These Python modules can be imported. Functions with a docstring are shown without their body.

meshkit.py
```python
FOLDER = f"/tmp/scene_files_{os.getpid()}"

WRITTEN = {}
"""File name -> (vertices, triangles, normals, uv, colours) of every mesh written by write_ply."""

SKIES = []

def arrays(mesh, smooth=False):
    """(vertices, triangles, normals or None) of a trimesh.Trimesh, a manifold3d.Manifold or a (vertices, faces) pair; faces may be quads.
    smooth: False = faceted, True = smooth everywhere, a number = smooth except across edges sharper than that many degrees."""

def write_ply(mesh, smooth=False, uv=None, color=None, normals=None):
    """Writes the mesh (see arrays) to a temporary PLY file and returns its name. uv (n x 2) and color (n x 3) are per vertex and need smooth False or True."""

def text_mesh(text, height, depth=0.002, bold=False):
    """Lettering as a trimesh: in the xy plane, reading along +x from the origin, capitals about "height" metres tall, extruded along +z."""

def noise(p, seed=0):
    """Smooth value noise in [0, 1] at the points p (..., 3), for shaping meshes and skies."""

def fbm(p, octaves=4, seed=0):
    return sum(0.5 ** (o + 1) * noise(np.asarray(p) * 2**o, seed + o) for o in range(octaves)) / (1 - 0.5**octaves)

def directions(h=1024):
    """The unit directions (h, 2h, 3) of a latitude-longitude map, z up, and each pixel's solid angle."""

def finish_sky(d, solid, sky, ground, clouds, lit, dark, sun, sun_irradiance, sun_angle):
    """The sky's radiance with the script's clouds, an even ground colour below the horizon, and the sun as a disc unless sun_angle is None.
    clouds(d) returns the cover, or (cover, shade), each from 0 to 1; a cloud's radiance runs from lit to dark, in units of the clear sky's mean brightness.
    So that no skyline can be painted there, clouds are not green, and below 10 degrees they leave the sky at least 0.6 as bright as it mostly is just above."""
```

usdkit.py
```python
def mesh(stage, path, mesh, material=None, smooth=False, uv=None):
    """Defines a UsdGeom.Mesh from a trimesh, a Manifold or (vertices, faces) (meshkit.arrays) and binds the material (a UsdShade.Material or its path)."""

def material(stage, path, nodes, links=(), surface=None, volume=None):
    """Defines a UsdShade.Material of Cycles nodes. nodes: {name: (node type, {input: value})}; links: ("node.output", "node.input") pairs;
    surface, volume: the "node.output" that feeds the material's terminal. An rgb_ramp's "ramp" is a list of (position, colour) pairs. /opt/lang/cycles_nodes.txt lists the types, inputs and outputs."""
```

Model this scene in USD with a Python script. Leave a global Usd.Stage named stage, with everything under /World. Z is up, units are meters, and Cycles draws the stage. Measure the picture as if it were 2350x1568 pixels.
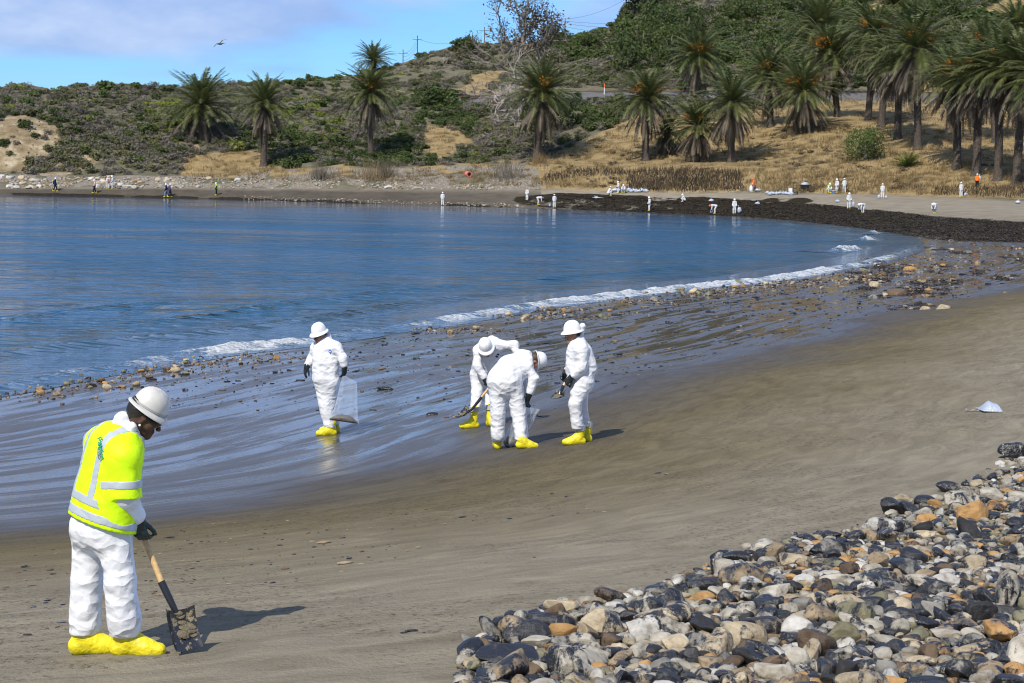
import math, random
import numpy as np, trimesh, usdkit, meshkit
from scipy.interpolate import PchipInterpolator
from scipy.spatial import cKDTree
from scipy.ndimage import gaussian_filter
from pxr import Usd, UsdGeom, UsdLux, UsdShade, Sdf, Gf, Vt

stage = Usd.Stage.CreateInMemory()
UsdGeom.SetStageUpAxis(stage, UsdGeom.Tokens.z)
UsdGeom.SetStageMetersPerUnit(stage, 1.0)
world = UsdGeom.Xform.Define(stage, '/World')
stage.SetDefaultPrim(world.GetPrim())
UsdGeom.Scope.Define(stage, '/World/Looks')

# ------------------------------------------------------------------ camera, sky, sun, exposure
EYE = np.array([0.0, 0.0, 4.4])
IW, IH, FPX = 2350.0, 1568.0, 4000.0          # the photograph's own frame and focal length in its pixels
EXPOSURE = 0.22
SUN_STRENGTH, SKY_STRENGTH = 1.25, 0.135
SUN_TO = np.array([-0.42, -0.85, 1.0]); SUN_TO /= np.linalg.norm(SUN_TO)


def cam_basis():
    c1 = np.array([(0 - IW / 2) / FPX, (IH / 2 - 375) / FPX, -1.0])
    c2 = np.array([IW / 2 / FPX, (IH / 2 - 425) / FPX, -1.0])
    n = np.cross(c1, c2); n /= np.linalg.norm(n)
    if n[1] < 0: n = -n
    y = np.array([0.0, (IH / 2 - 400) / FPX, -1.0]); y -= n * (y @ n); y /= np.linalg.norm(y)
    return np.array([np.cross(y, n), y, n])    # rows: world x, y, z in camera coordinates


CAMR = cam_basis()


def ray(px, py):
    c = np.stack([(np.asarray(px, float) - IW / 2) / FPX, (IH / 2 - np.asarray(py, float)) / FPX, -np.ones(np.shape(px))], -1)
    r = c @ CAMR.T
    return r / r[..., 1:2]


def at_depth(px, py, d):
    return EYE + ray(px, py) * np.asarray(d, float)[..., None]


def project(p):
    c = (np.asarray(p, float) - EYE) @ CAMR
    return IW / 2 + FPX * c[..., 0] / -c[..., 2], IH / 2 - FPX * c[..., 1] / -c[..., 2]


cam = UsdGeom.Camera.Define(stage, '/World/camera')
cam.CreateHorizontalApertureAttr(36.0)
cam.CreateVerticalApertureAttr(36.0 * 683 / 1024)
cam.CreateFocalLengthAttr(36.0 * FPX / IW)
cam.CreateClippingRangeAttr(Gf.Vec2f(0.5, 5000))
cam.CreateExposureAttr(EXPOSURE)
M4 = np.eye(4); M4[:3, :3] = CAMR.T; M4[3, :3] = EYE
cam.AddTransformOp().Set(Gf.Matrix4d(*M4.ravel().tolist()))

dome = UsdLux.DomeLight.Define(stage, '/World/sky')
sun_el = math.asin(SUN_TO[2]); sun_rot = math.atan2(SUN_TO[0], SUN_TO[1])
usdkit.material(stage, '/World/Looks/sky_air', {
    'tc': ('texture_coordinate', {}),
    'sky': ('sky_texture', {'sky_type': 'single_scattering', 'sun_disc': False, 'sun_elevation': sun_el, 'sun_rotation': sun_rot,
                            'air_density': 1.0, 'aerosol_density': 0.35, 'ozone_density': 2.2, 'altitude': 60.0}),
    'tint': ('mix_color', {'blend_type': 'multiply', 'fac': 1.0, 'b': (0.37, 0.64, 1.06), 'use_clamp': False}),
    'map': ('mapping', {'scale': (1.0, 1.0, 4.2), 'location': (0.37, 0.2, 0.12)}),
    'big': ('noise_texture', {'scale': 2.6, 'detail': 7.0, 'roughness': 0.52, 'distortion': 0.25}),
    'sep': ('separate_xyz', {}),
    'lift': ('map_range', {'value': 0.0, 'from_min': 0.035, 'from_max': 0.085, 'to_min': -0.13, 'to_max': 0.13, 'clamp': True}),  # thicker cloud upwards; its out-of-view part brightens the wet sand reflections
    'sum': ('math', {'math_type': 'add'}),
    'cover': ('map_range', {'from_min': 0.46, 'from_max': 0.62, 'to_min': 0.0, 'to_max': 0.85, 'clamp': True, 'range_type': 'smoothstep'}),
    'map2': ('mapping', {'scale': (1.0, 1.0, 2.2), 'location': (1.3, 0.7, 0.2)}),
    'fine': ('noise_texture', {'scale': 6.5, 'detail': 6.0, 'roughness': 0.55}),
    'cloudcol': ('rgb_ramp', {'ramp': [(0.30, (1.4, 2.3, 4.6)), (0.52, (2.5, 3.35, 5.4)), (0.74, (4.9, 5.4, 6.6))]}),
    'mix': ('mix_color', {'blend_type': 'mix', 'use_clamp': False}),
    'bg': ('background_shader', {'strength': SKY_STRENGTH})},
    [('sky.color', 'tint.a'), ('tc.generated', 'map.vector'), ('map.vector', 'big.vector'), ('tc.generated', 'sep.vector'), ('sep.z', 'lift.value'),
     ('big.fac', 'sum.value1'), ('lift.result', 'sum.value2'), ('sum.value', 'cover.value'), ('tc.generated', 'map2.vector'), ('map2.vector', 'fine.vector'), ('fine.fac', 'cloudcol.fac'),
     ('cover.result', 'mix.fac'), ('tint.result', 'mix.a'), ('cloudcol.color', 'mix.b'), ('mix.result', 'bg.color')], surface='bg.background')
UsdShade.MaterialBindingAPI.Apply(dome.GetPrim()).Bind(UsdShade.Material.Get(stage, '/World/Looks/sky_air'))
sun = UsdLux.DistantLight.Define(stage, '/World/sun')
sun.CreateIntensityAttr(SUN_STRENGTH); sun.CreateAngleAttr(0.53); sun.CreateNormalizeAttr(True)
sun.CreateColorAttr(Gf.Vec3f(1.0, 0.94, 0.84))
zc = SUN_TO; xc = np.cross([0, 0, 1.0], zc); xc /= np.linalg.norm(xc); yc = np.cross(zc, xc)
S4 = np.eye(4); S4[0, :3], S4[1, :3], S4[2, :3] = xc, yc, zc
sun.AddTransformOp().Set(Gf.Matrix4d(*S4.ravel().tolist()))

# ------------------------------------------------------------------ helpers
_names = {}


def numbered(name, parent='/World'):
    k = _names.get((parent, name), 0)
    _names[(parent, name)] = k + 1
    return name if k == 0 else f'{name}_{k:03d}'


def tag(prim, label=None, cat=None, group=None, kind=None):
    p = prim.GetPrim() if hasattr(prim, 'GetPrim') else prim
    for k, v in (('label', label), ('category', cat), ('group', group), ('kind', kind)):
        if v: p.SetCustomDataByKey(k, v)
    return prim


def thing(name, label=None, cat=None, loc=(0, 0, 0), rotz=0.0, group=None, scale=None, base='/World', rot=None):
    x = UsdGeom.Xform.Define(stage, f'{base}/{numbered(name, base)}')
    x.AddTranslateOp().Set(Gf.Vec3d(*map(float, loc)))
    if rot is not None: x.AddRotateXYZOp().Set(Gf.Vec3f(*map(float, rot)))
    elif rotz: x.AddRotateZOp().Set(math.degrees(rotz))
    if scale is not None: x.AddScaleOp().Set(Gf.Vec3f(*(map(float, scale) if np.ndim(scale) else [float(scale)] * 3)))
    tag(x, label, cat, group)
    return x


def MAT(name): return UsdShade.Material.Get(stage, '/World/Looks/' + name)


def primvar(m, name, val, kind='float'):
    t = {'float': Sdf.ValueTypeNames.FloatArray, 'color': Sdf.ValueTypeNames.Color3fArray, 'vec': Sdf.ValueTypeNames.Float3Array}[kind]
    a = np.asarray(val, np.float32)
    UsdGeom.PrimvarsAPI(m).CreatePrimvar(name, t, 'vertex').Set(Vt.FloatArray.FromNumpy(a) if kind == 'float' else Vt.Vec3fArray.FromNumpy(a))


def obj(name, mesh, material, parent=None, smooth=False, pv=None, label=None, cat=None, group=None, kind=None, offset=None):
    base = '/World' if parent is None else str(parent.GetPath())
    if offset is not None:
        v, f, _ = meshkit.arrays(mesh, False)
        mesh = (v - np.asarray(offset, float), f)
    m = usdkit.mesh(stage, f'{base}/{numbered(name, base)}', mesh, MAT(material) if isinstance(material, str) else material, smooth=smooth)
    for k, (val, kd) in (pv or {}).items(): primvar(m, k, val, kd)
    tag(m, label, cat, group, kind)
    return m


def cat_m(parts):
    vs, fs, n = [], [], 0
    for p in parts:
        v, f, _ = meshkit.arrays(p, False)
        vs.append(v); fs.append(f + n); n += len(v)
    return np.vstack(vs), np.vstack(fs)


def instancer(name, protos, pos, idx, rotz, scale, label, cat, kind='stuff', tilt=None):
    """protos: list of prim paths made as classes' children; one PointInstancer of uncountable stuff."""
    path = f'/World/{numbered(name)}'
    pi = UsdGeom.PointInstancer.Define(stage, path)
    pts = []
    for k, (mesh, material, smooth, pv) in enumerate(protos):
        m = usdkit.mesh(stage, f'{path}/proto_{k}', mesh, MAT(material), smooth=smooth)
        for kk, (val, kd) in (pv or {}).items(): primvar(m, kk, val, kd)
        pts.append(m.GetPath())
    pi.CreatePrototypesRel().SetTargets(pts)
    pi.CreatePositionsAttr(Vt.Vec3fArray.FromNumpy(np.asarray(pos, np.float32)))
    pi.CreateProtoIndicesAttr(Vt.IntArray.FromNumpy(np.asarray(idx, np.int32)))
    n = len(pos)
    h = np.asarray(rotz, float) / 2
    q = np.zeros((n, 4)); q[:, 0] = np.cos(h); q[:, 3] = np.sin(h)
    if tilt is not None:          # small tilt about x first
        t = np.asarray(tilt, float) / 2
        cw, sx = np.cos(t), np.sin(t)
        q = np.stack([q[:, 0] * cw, q[:, 0] * sx, q[:, 3] * sx, q[:, 3] * cw], 1)
    pi.CreateOrientationsAttr(Vt.QuathArray([Gf.Quath(*a) for a in q.tolist()]))
    s = np.asarray(scale, np.float32)
    if s.ndim == 1: s = np.repeat(s[:, None], 3, 1)
    pi.CreateScalesAttr(Vt.Vec3fArray.FromNumpy(s.astype(np.float32)))
    tag(pi, label, cat, None, kind)
    return pi


def inside(poly, x, y):
    """points in polygon, vectorised"""
    if isinstance(x, float):
        c = False
        x0, y0 = poly[-1]
        for x1, y1 in poly:
            if (y0 > y) != (y1 > y) and x < (x1 - x0) * (y - y0) / (y1 - y0) + x0: c = not c
            x0, y0 = x1, y1
        return c
    x, y = np.asarray(x, float), np.asarray(y, float)
    c = np.zeros(x.shape, bool)
    for (x0, y0), (x1, y1) in zip(poly, poly[1:] + poly[:1]):
        if y0 == y1: continue
        c ^= ((y0 > y) != (y1 > y)) & (x < (x1 - x0) * (y - y0) / (y1 - y0) + x0)
    return c


def sstep(a, b, x):
    t = np.clip((np.asarray(x, float) - a) / (b - a), 0, 1)
    return t * t * (3 - 2 * t)


def nz(x, y, z=0.0, s=1.0, oc=3, seed=0):
    return meshkit.fbm(np.stack(np.broadcast_arrays(np.asarray(x, float) * s, np.asarray(y, float) * s, np.asarray(z, float) * s), -1), oc, seed)


def grid_faces(nr, nc, wrap=False):
    i, j = np.meshgrid(np.arange(nr - 1), np.arange(nc if wrap else nc - 1), indexing='ij')
    a, b = i * nc + j, i * nc + (j + 1) % nc
    return np.stack([a, b, b + nc, a + nc], -1).reshape(-1, 4)


def unit(v): return v / np.maximum(np.linalg.norm(v, axis=-1, keepdims=True), 1e-9)


def tube(pts, rad, sides=5):
    p = np.asarray(pts, float); rad = np.broadcast_to(rad, (len(p),))
    t = unit(np.gradient(p, axis=0))
    a = unit(np.cross(t, np.where(np.abs(t[:, 2:]) < .9, [0, 0, 1.0], [1.0, 0, 0]))); b = np.cross(t, a)
    an = np.arange(sides) * 2 * np.pi / sides
    v = p[:, None] + rad[:, None, None] * (np.cos(an)[None, :, None] * a[:, None] + np.sin(an)[None, :, None] * b[:, None])
    f = grid_faces(len(p), sides, True)
    v = np.vstack([v.reshape(-1, 3), p[:1], p[-1:]]); n = len(v)
    tri = np.vstack([f[:, [0, 1, 2]], f[:, [0, 2, 3]]])
    j = np.arange(sides)
    caps = np.vstack([np.stack([j * 0 + n - 2, (j + 1) % sides, j], 1), np.stack([j * 0 + n - 1, (len(p) - 1) * sides + j, (len(p) - 1) * sides + (j + 1) % sides], 1)])
    return v, np.vstack([tri, caps])
# ------------------------------------------------------------------ looks
def mk(name, nodes, links, surface='p.BSDF', **k): return usdkit.material(stage, '/World/Looks/' + name, nodes, links, surface=surface, **k)


def plain(name, color, rough=.6, spec=.5, bump=None, vary=None, **kw):
    """one colour with a fine mottling; bump=(scale, strength, distance)"""
    nodes = {'g': ('geometry', {}), 'p': ('principled_bsdf', {'roughness': rough, 'specular_ior_level': spec, 'base_color': color, **kw})}
    links = []
    if vary:
        sc, am = vary
        c = np.array(color)
        nodes['n'] = ('noise_texture', {'scale': sc, 'detail': 5.0, 'roughness': .6})
        nodes['r'] = ('rgb_ramp', {'ramp': [(.3, tuple(c * (1 - am))), (.7, tuple(np.minimum(c * (1 + am), .95)))]})
        links += [('g.position', 'n.vector'), ('n.fac', 'r.fac'), ('r.color', 'p.base_color')]
    if bump:
        nodes['bn'] = ('noise_texture', {'scale': bump[0], 'detail': 4.0, 'roughness': .6})
        nodes['b'] = ('bump', {'strength': bump[1], 'distance': bump[2]})
        links += [('g.position', 'bn.vector'), ('bn.fac', 'b.height'), ('b.normal', 'p.normal')]
    return mk(name, nodes, links)


# sand: glossy where a film of water lies, damp, then speckled, then drying; set by distance from the waterline
mk('sand', {
    'g': ('geometry', {}),
    's': ('attribute', {'attribute': 'shore'}), 'a': ('attribute', {'attribute': 'along'}), 'k0': ('attribute', {'attribute': 'kelp'}), 'kn': ('noise_texture', {'scale': 1.4, 'detail': 6.0, 'roughness': .7}), 'ka': ('math', {'math_type': 'add'}), 'k': ('map_range', {'from_min': .95, 'from_max': 1.12, 'to_min': 0, 'to_max': 1, 'clamp': True}),
    'as': ('math', {'math_type': 'multiply', 'value2': .22}), 'ss': ('math', {'math_type': 'multiply', 'value2': 2.3}), 'cmb': ('combine_xyz', {}),
    'streak': ('noise_texture', {'scale': 1.0, 'detail': 6.0, 'roughness': .62, 'distortion': .5}),
    'wob': ('noise_texture', {'scale': .22, 'detail': 4.0}),
    'w1': ('math', {'math_type': 'multiply_add', 'value2': 5.0, 'value3': -2.5}), 'sw': ('math', {'math_type': 'add'}),
    'dry': ('map_range', {'from_min': 9.6, 'from_max': 13.0, 'to_min': 0.0, 'to_max': 1.0, 'clamp': True, 'range_type': 'smoothstep'}),
    'dry2': ('map_range', {'from_min': 11.5, 'from_max': 19.0, 'to_min': 0.0, 'to_max': 1.0, 'clamp': True}),
    'cdry': ('rgb_ramp', {'ramp': [(0.0, (.056, .050, .043)), (.16, (.090, .077, .056)), (.38, (.122, .098, .050)), (.62, (.162, .135, .082)), (1.0, (.214, .186, .134))]}),
    # raked-looking light and dark patches
    'as2': ('math', {'math_type': 'multiply', 'value2': 1.1}), 'ss2': ('math', {'math_type': 'multiply', 'value2': 3.4}), 'cmb2': ('combine_xyz', {}),
    'pat': ('noise_texture', {'scale': 1.0, 'detail': 7.0, 'roughness': .68, 'distortion': .8}),
    'patr': ('rgb_ramp', {'ramp': [(.30, (.72, .70, .66)), (.5, (.97, .97, .97)), (.70, (1.26, 1.25, 1.22))]}),
    'm1': ('mix_color', {'blend_type': 'multiply', 'fac': 1.0, 'use_clamp': False}),
    'spk': ('noise_texture', {'scale': 17.0, 'detail': 4.0, 'roughness': .75}),
    'spkr': ('map_range', {'from_min': .53, 'from_max': .63, 'to_min': 0, 'to_max': 1, 'clamp': True}),
    'spkzone': ('noise_texture', {'scale': .55, 'detail': 3.0}),
    'spkzr': ('map_range', {'from_min': .44, 'from_max': .56, 'to_min': 0.0, 'to_max': .60, 'clamp': True}),
    'spkm': ('math', {'math_type': 'multiply'}), 'spkd': ('math', {'math_type': 'multiply'}),
    'm2': ('mix_color', {'b': (.035, .022, .012)}),
    'm3': ('mix_color', {'b': (.022, .017, .011)}),
    'film': ('map_range', {'from_min': .46, 'from_max': .58, 'to_min': 0.0, 'to_max': 1.0, 'clamp': True, 'range_type': 'smoothstep'}),
    'rw': ('map_range', {'from_min': 0, 'from_max': 1, 'to_min': .02, 'to_max': .42}),
    'rough': ('mix_float', {'b': .78}),
    'rk': ('mix_float', {'b': .75}),
    'spec': ('map_range', {'from_min': 0, 'from_max': 1, 'to_min': .95, 'to_max': .12}),
    'bw': ('noise_texture', {'scale': 6.5, 'detail': 4.0, 'roughness': .55}),
    'bf': ('noise_texture', {'scale': 26.0, 'detail': 5.0, 'roughness': .7}),
    'bm': ('mix_float', {}),
    'bsf': ('map_range', {'from_min': 0, 'from_max': 1, 'to_min': .006, 'to_max': .06}), 'bst': ('mix_float', {'b': .07}),
    'bump': ('bump', {'strength': .55, 'distance': .03}),
    'p': ('principled_bsdf', {})},
   [('a.fac', 'as.value1'), ('s.fac', 'ss.value1'), ('as.value', 'cmb.x'), ('ss.value', 'cmb.y'), ('cmb.vector', 'streak.vector'),
    ('g.position', 'wob.vector'), ('wob.fac', 'w1.value1'), ('w1.value', 'sw.value1'), ('s.fac', 'sw.value2'), ('sw.value', 'dry.value'), ('sw.value', 'dry2.value'), ('dry2.result', 'cdry.fac'),
    ('a.fac', 'as2.value1'), ('s.fac', 'ss2.value1'), ('as2.value', 'cmb2.x'), ('ss2.value', 'cmb2.y'), ('cmb2.vector', 'pat.vector'), ('pat.fac', 'patr.fac'),
    ('cdry.color', 'm1.a'), ('patr.color', 'm1.b'),
    ('g.position', 'spk.vector'), ('spk.fac', 'spkr.value'), ('g.position', 'spkzone.vector'), ('spkzone.fac', 'spkzr.value'), ('spkr.result', 'spkm.value1'), ('spkzr.result', 'spkm.value2'),
    ('spkm.value', 'spkd.value1'), ('dry.result', 'spkd.value2'), ('spkd.value', 'm2.fac'), ('m1.result', 'm2.a'), ('m2.result', 'm3.a'), ('g.position', 'kn.vector'), ('kn.fac', 'ka.value1'), ('k0.fac', 'ka.value2'), ('ka.value', 'k.value'), ('k.result', 'm3.fac'), ('m3.result', 'p.base_color'),
    ('streak.fac', 'film.value'), ('film.result', 'rw.value'), ('rw.result', 'rough.a'), ('dry.result', 'rough.fac'), ('rough.result', 'rk.a'), ('k.result', 'rk.fac'), ('rk.result', 'p.roughness'),
    ('dry.result', 'spec.value'), ('spec.result', 'p.specular_ior_level'),
    ('cmb.vector', 'bw.vector'), ('g.position', 'bf.vector'), ('bw.fac', 'bm.a'), ('bf.fac', 'bm.b'), ('dry.result', 'bm.fac'), ('bm.result', 'bump.height'), ('film.result', 'bsf.value'), ('bsf.result', 'bst.a'), ('dry.result', 'bst.fac'), ('bst.result', 'bump.distance'), ('bump.normal', 'p.normal')])

# hillside ground
mk('land', {
    'g': ('geometry', {}), 'gr': ('attribute', {'attribute': 'grass'}), 'ba': ('attribute', {'attribute': 'bare'}), 'bl': ('attribute', {'attribute': 'ballast'}),
    'st': ('attribute', {'attribute': 'stony'}), 'sa': ('attribute', {'attribute': 'sandy'}), 'dm': ('attribute', {'attribute': 'damp'}), 'dc': ('rgb_ramp', {'ramp': [(.3, (.050, .042, .033)), (.7, (.088, .074, .058))]}), 'dx': ('mix_color', {}), 'k': ('attribute', {'attribute': 'kelp'}),
    'n1': ('noise_texture', {'scale': .5, 'detail': 8.0, 'roughness': .65}),
    'n2': ('noise_texture', {'scale': 3.0, 'detail': 6.0, 'roughness': .7}),
    'soil': ('rgb_ramp', {'ramp': [(.3, (.080, .076, .046)), (.5, (.125, .116, .076)), (.7, (.17, .152, .108))]}),
    'gold': ('rgb_ramp', {'ramp': [(.25, (.115, .085, .042)), (.42, (.20, .145, .068)), (.58, (.29, .215, .108)), (.76, (.19, .15, .09))]}),
    'pale': ('rgb_ramp', {'ramp': [(.3, (.12, .09, .052)), (.5, (.24, .185, .11)), (.7, (.42, .36, .26))]}),
    'grav': ('rgb_ramp', {'ramp': [(.3, (.075, .073, .072)), (.7, (.17, .168, .165))]}),
    'stone': ('rgb_ramp', {'ramp': [(.35, (.11, .095, .07)), (.5, (.20, .175, .14)), (.66, (.33, .30, .25))]}),
    'sand': ('rgb_ramp', {'ramp': [(.3, (.19, .165, .125)), (.7, (.29, .255, .195))]}),
    'kel': ('rgb_ramp', {'ramp': [(.3, (.012, .009, .006)), (.55, (.030, .024, .015)), (.72, (.065, .052, .034))]}),
    'n3': ('noise_texture', {'scale': .9, 'detail': 5.0, 'roughness': .65}),
    **{m + 'x': ('math', {'math_type': 'add'}) for m in ('gr', 'ba', 'k', 'st')}, **{m + 'y': ('map_range', {'from_min': .92, 'from_max': 1.08, 'to_min': 0, 'to_max': 1, 'clamp': True}) for m in ('gr', 'ba', 'k', 'st')},
    'a': ('mix_color', {}), 'b': ('mix_color', {}), 'c': ('mix_color', {}), 'd': ('mix_color', {}), 'e': ('mix_color', {}), 'f': ('mix_color', {}),
    'bump': ('bump', {'strength': .9, 'distance': .25}),
    'p': ('principled_bsdf', {'roughness': .9, 'specular_ior_level': .06})},
   [('g.position', 'n1.vector'), ('g.position', 'n2.vector'), ('n1.fac', 'soil.fac'), ('n1.fac', 'gold.fac'), ('n1.fac', 'pale.fac'), ('n2.fac', 'grav.fac'), ('n2.fac', 'stone.fac'), ('n1.fac', 'sand.fac'), ('n2.fac', 'kel.fac'),
    ('gry.result', 'a.fac'), ('soil.color', 'a.a'), ('gold.color', 'a.b'), ('bay.result', 'b.fac'), ('a.result', 'b.a'), ('pale.color', 'b.b'), ('bl.fac', 'c.fac'), ('b.result', 'c.a'), ('grav.color', 'c.b'),
    ('sty.result', 'd.fac'), ('c.result', 'd.a'), ('stone.color', 'd.b'), ('sa.fac', 'e.fac'), ('d.result', 'e.a'), ('dm.fac', 'dx.fac'), ('n1.fac', 'dc.fac'), ('sand.color', 'dx.a'), ('dc.color', 'dx.b'), ('dx.result', 'e.b'), ('ky.result', 'f.fac'), ('e.result', 'f.a'), ('kel.color', 'f.b'), ('f.result', 'p.base_color'),
    ('g.position', 'n3.vector'), *[l for m in ('gr', 'ba', 'k', 'st') for l in ((m + '.fac', m + 'x.value1'), ('n3.fac', m + 'x.value2'), (m + 'x.value', m + 'y.value'))],
    ('n2.fac', 'bump.height'), ('bump.normal', 'p.normal')])

# sea: dark body under a rippled reflecting skin, paler and browner over the shallows
mk('sea_water', {
    'g': ('geometry', {}), 's': ('attribute', {'attribute': 'shore'}),
    'm': ('mapping', {'scale': (.38, 1.0, 1.0)}), 'n1': ('noise_texture', {'scale': 1.5, 'detail': 2.5, 'roughness': .5, 'distortion': .3}),
    'm2': ('mapping', {'scale': (.3, 1.0, 1.0), 'rotation': (0, 0, .25)}), 'n2': ('noise_texture', {'scale': .42, 'detail': 3.0, 'roughness': .5}),
    'sum': ('math', {'math_type': 'multiply_add', 'value2': 1.6}),
    'calm': ('noise_texture', {'scale': .035, 'detail': 3.0}), 'calmr': ('map_range', {'from_min': .35, 'from_max': .65, 'to_min': .35, 'to_max': 1.0, 'clamp': True}), 'sp': ('separate_xyz', {}), 'fy': ('rgb_ramp', {'ramp': [(0, (1, 1, 1)), (.36, (1, 1, 1)), (.56, (1, 1, 1)), (.72, (.7, .7, .7)), (.82, (.16, .16, .16)), (1, (.02, .02, .02))]}), 'fd': ('math', {'math_type': 'multiply', 'value2': 1 / 250.0}), 'cm': ('math', {'math_type': 'multiply'}),
    'edge': ('map_range', {'from_min': -16.0, 'from_max': 0.0, 'to_min': 0.0, 'to_max': 1.0, 'clamp': True}),
    'col': ('rgb_ramp', {'ramp': [(0, (.002, .054, .115)), (.6, (.008, .054, .100)), (1, (.035, .050, .06))]}),
    'bump': ('bump', {'strength': .8, 'distance': .60}),
    'sl': ('rgb_ramp', {'ramp': [(0, (.5, .5, .5)), (.16, (.32, .32, .32)), (.30, (.17, .17, .17)), (.45, (.14, .14, .14)), (.70, (.13, .13, .13)), (.80, (.5, .5, .5)), (1, (.6, .6, .6))]}),
    'rr': ('rgb_ramp', {'ramp': [(0, (.05,) * 3), (.2, (.09,) * 3), (.36, (.20,) * 3), (.54, (.20,) * 3), (.68, (.12,) * 3), (.78, (.05,) * 3), (1, (.03,) * 3)]}), 'ms': ('mapping', {'scale': (.03, .16, 1.0)}), 'sn': ('noise_texture', {'scale': 1.0, 'detail': 5.0, 'roughness': .6}), 'sr': ('map_range', {'from_min': .36, 'from_max': .64, 'to_min': .35, 'to_max': 1.45, 'clamp': True}), 'rm': ('math', {'math_type': 'multiply'}),
    'p': ('principled_bsdf', {'ior': 1.333})},
   [('g.position', 'm.vector'), ('m.vector', 'n1.vector'), ('g.position', 'm2.vector'), ('m2.vector', 'n2.vector'), ('n2.fac', 'sum.value1'), ('n1.fac', 'sum.value3'), ('sum.value', 'bump.height'),
    ('g.position', 'calm.vector'), ('calm.fac', 'calmr.value'), ('g.position', 'sp.vector'), ('sp.y', 'fd.value1'), ('fd.value', 'fy.fac'), ('fd.value', 'sl.fac'), ('fd.value', 'rr.fac'), ('rr.color', 'rm.value1'), ('g.position', 'ms.vector'), ('ms.vector', 'sn.vector'), ('sn.fac', 'sr.value'), ('sr.result', 'rm.value2'), ('rm.value', 'p.roughness'), ('sl.color', 'p.specular_ior_level'), ('calmr.result', 'cm.value1'), ('fy.color', 'cm.value2'), ('cm.value', 'bump.strength'),
    ('s.fac', 'edge.value'), ('edge.result', 'col.fac'), ('col.color', 'p.base_color'), ('bump.normal', 'p.normal')])
plain('bark_palm', (.075, .062, .050), .9, .15, bump=(14, .8, .06), vary=(5, .5))
plain('bark_grey', (.20, .175, .15), .85, .2, vary=(2, .35))
plain('pole_wood', (.10, .085, .070), .9, .2)

mk('surf', {
    'g': ('geometry', {}), 'f': ('attribute', {'attribute': 'foam'}),
    'n1': ('noise_texture', {'scale': 10.0, 'detail': 6.0, 'roughness': .74, 'distortion': .5}), 'n2': ('noise_texture', {'scale': 4.0, 'detail': 4.0}), 'mp': ('mapping', {'scale': (.38, 1.0, 1.0)}), 'n3': ('noise_texture', {'scale': 1.6, 'detail': 3.0}),
    's': ('math', {'math_type': 'add'}), 'm': ('map_range', {'from_min': .86, 'from_max': 1.26, 'to_min': 0, 'to_max': .95, 'clamp': True}),
    'b': ('bump', {'strength': .7, 'distance': .08}), 'bw': ('bump', {'strength': .8, 'distance': .3}),
    'w': ('principled_bsdf', {'base_color': (.022, .058, .095), 'roughness': .06, 'ior': 1.333}), 'c': ('rgb_ramp', {'ramp': [(.36, (.22, .23, .225)), (.5, (.46, .48, .48)), (.66, (.74, .76, .78))]}),
    'fo': ('principled_bsdf', {'roughness': .6, 'specular_ior_level': .3}), 'mix': ('mix_closure', {})},
   [('g.position', 'n1.vector'), ('g.position', 'n2.vector'), ('f.fac', 's.value1'), ('n1.fac', 's.value2'), ('s.value', 'm.value'), ('m.result', 'mix.fac'), ('n1.fac', 'b.height'), ('g.position', 'mp.vector'), ('mp.vector', 'n3.vector'), ('n3.fac', 'bw.height'), ('bw.normal', 'w.normal'), ('b.normal', 'fo.normal'),
    ('n1.fac', 'c.fac'), ('c.color', 'fo.base_color'), ('w.BSDF', 'mix.closure1'), ('fo.BSDF', 'mix.closure2')], surface='mix.closure')
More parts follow.
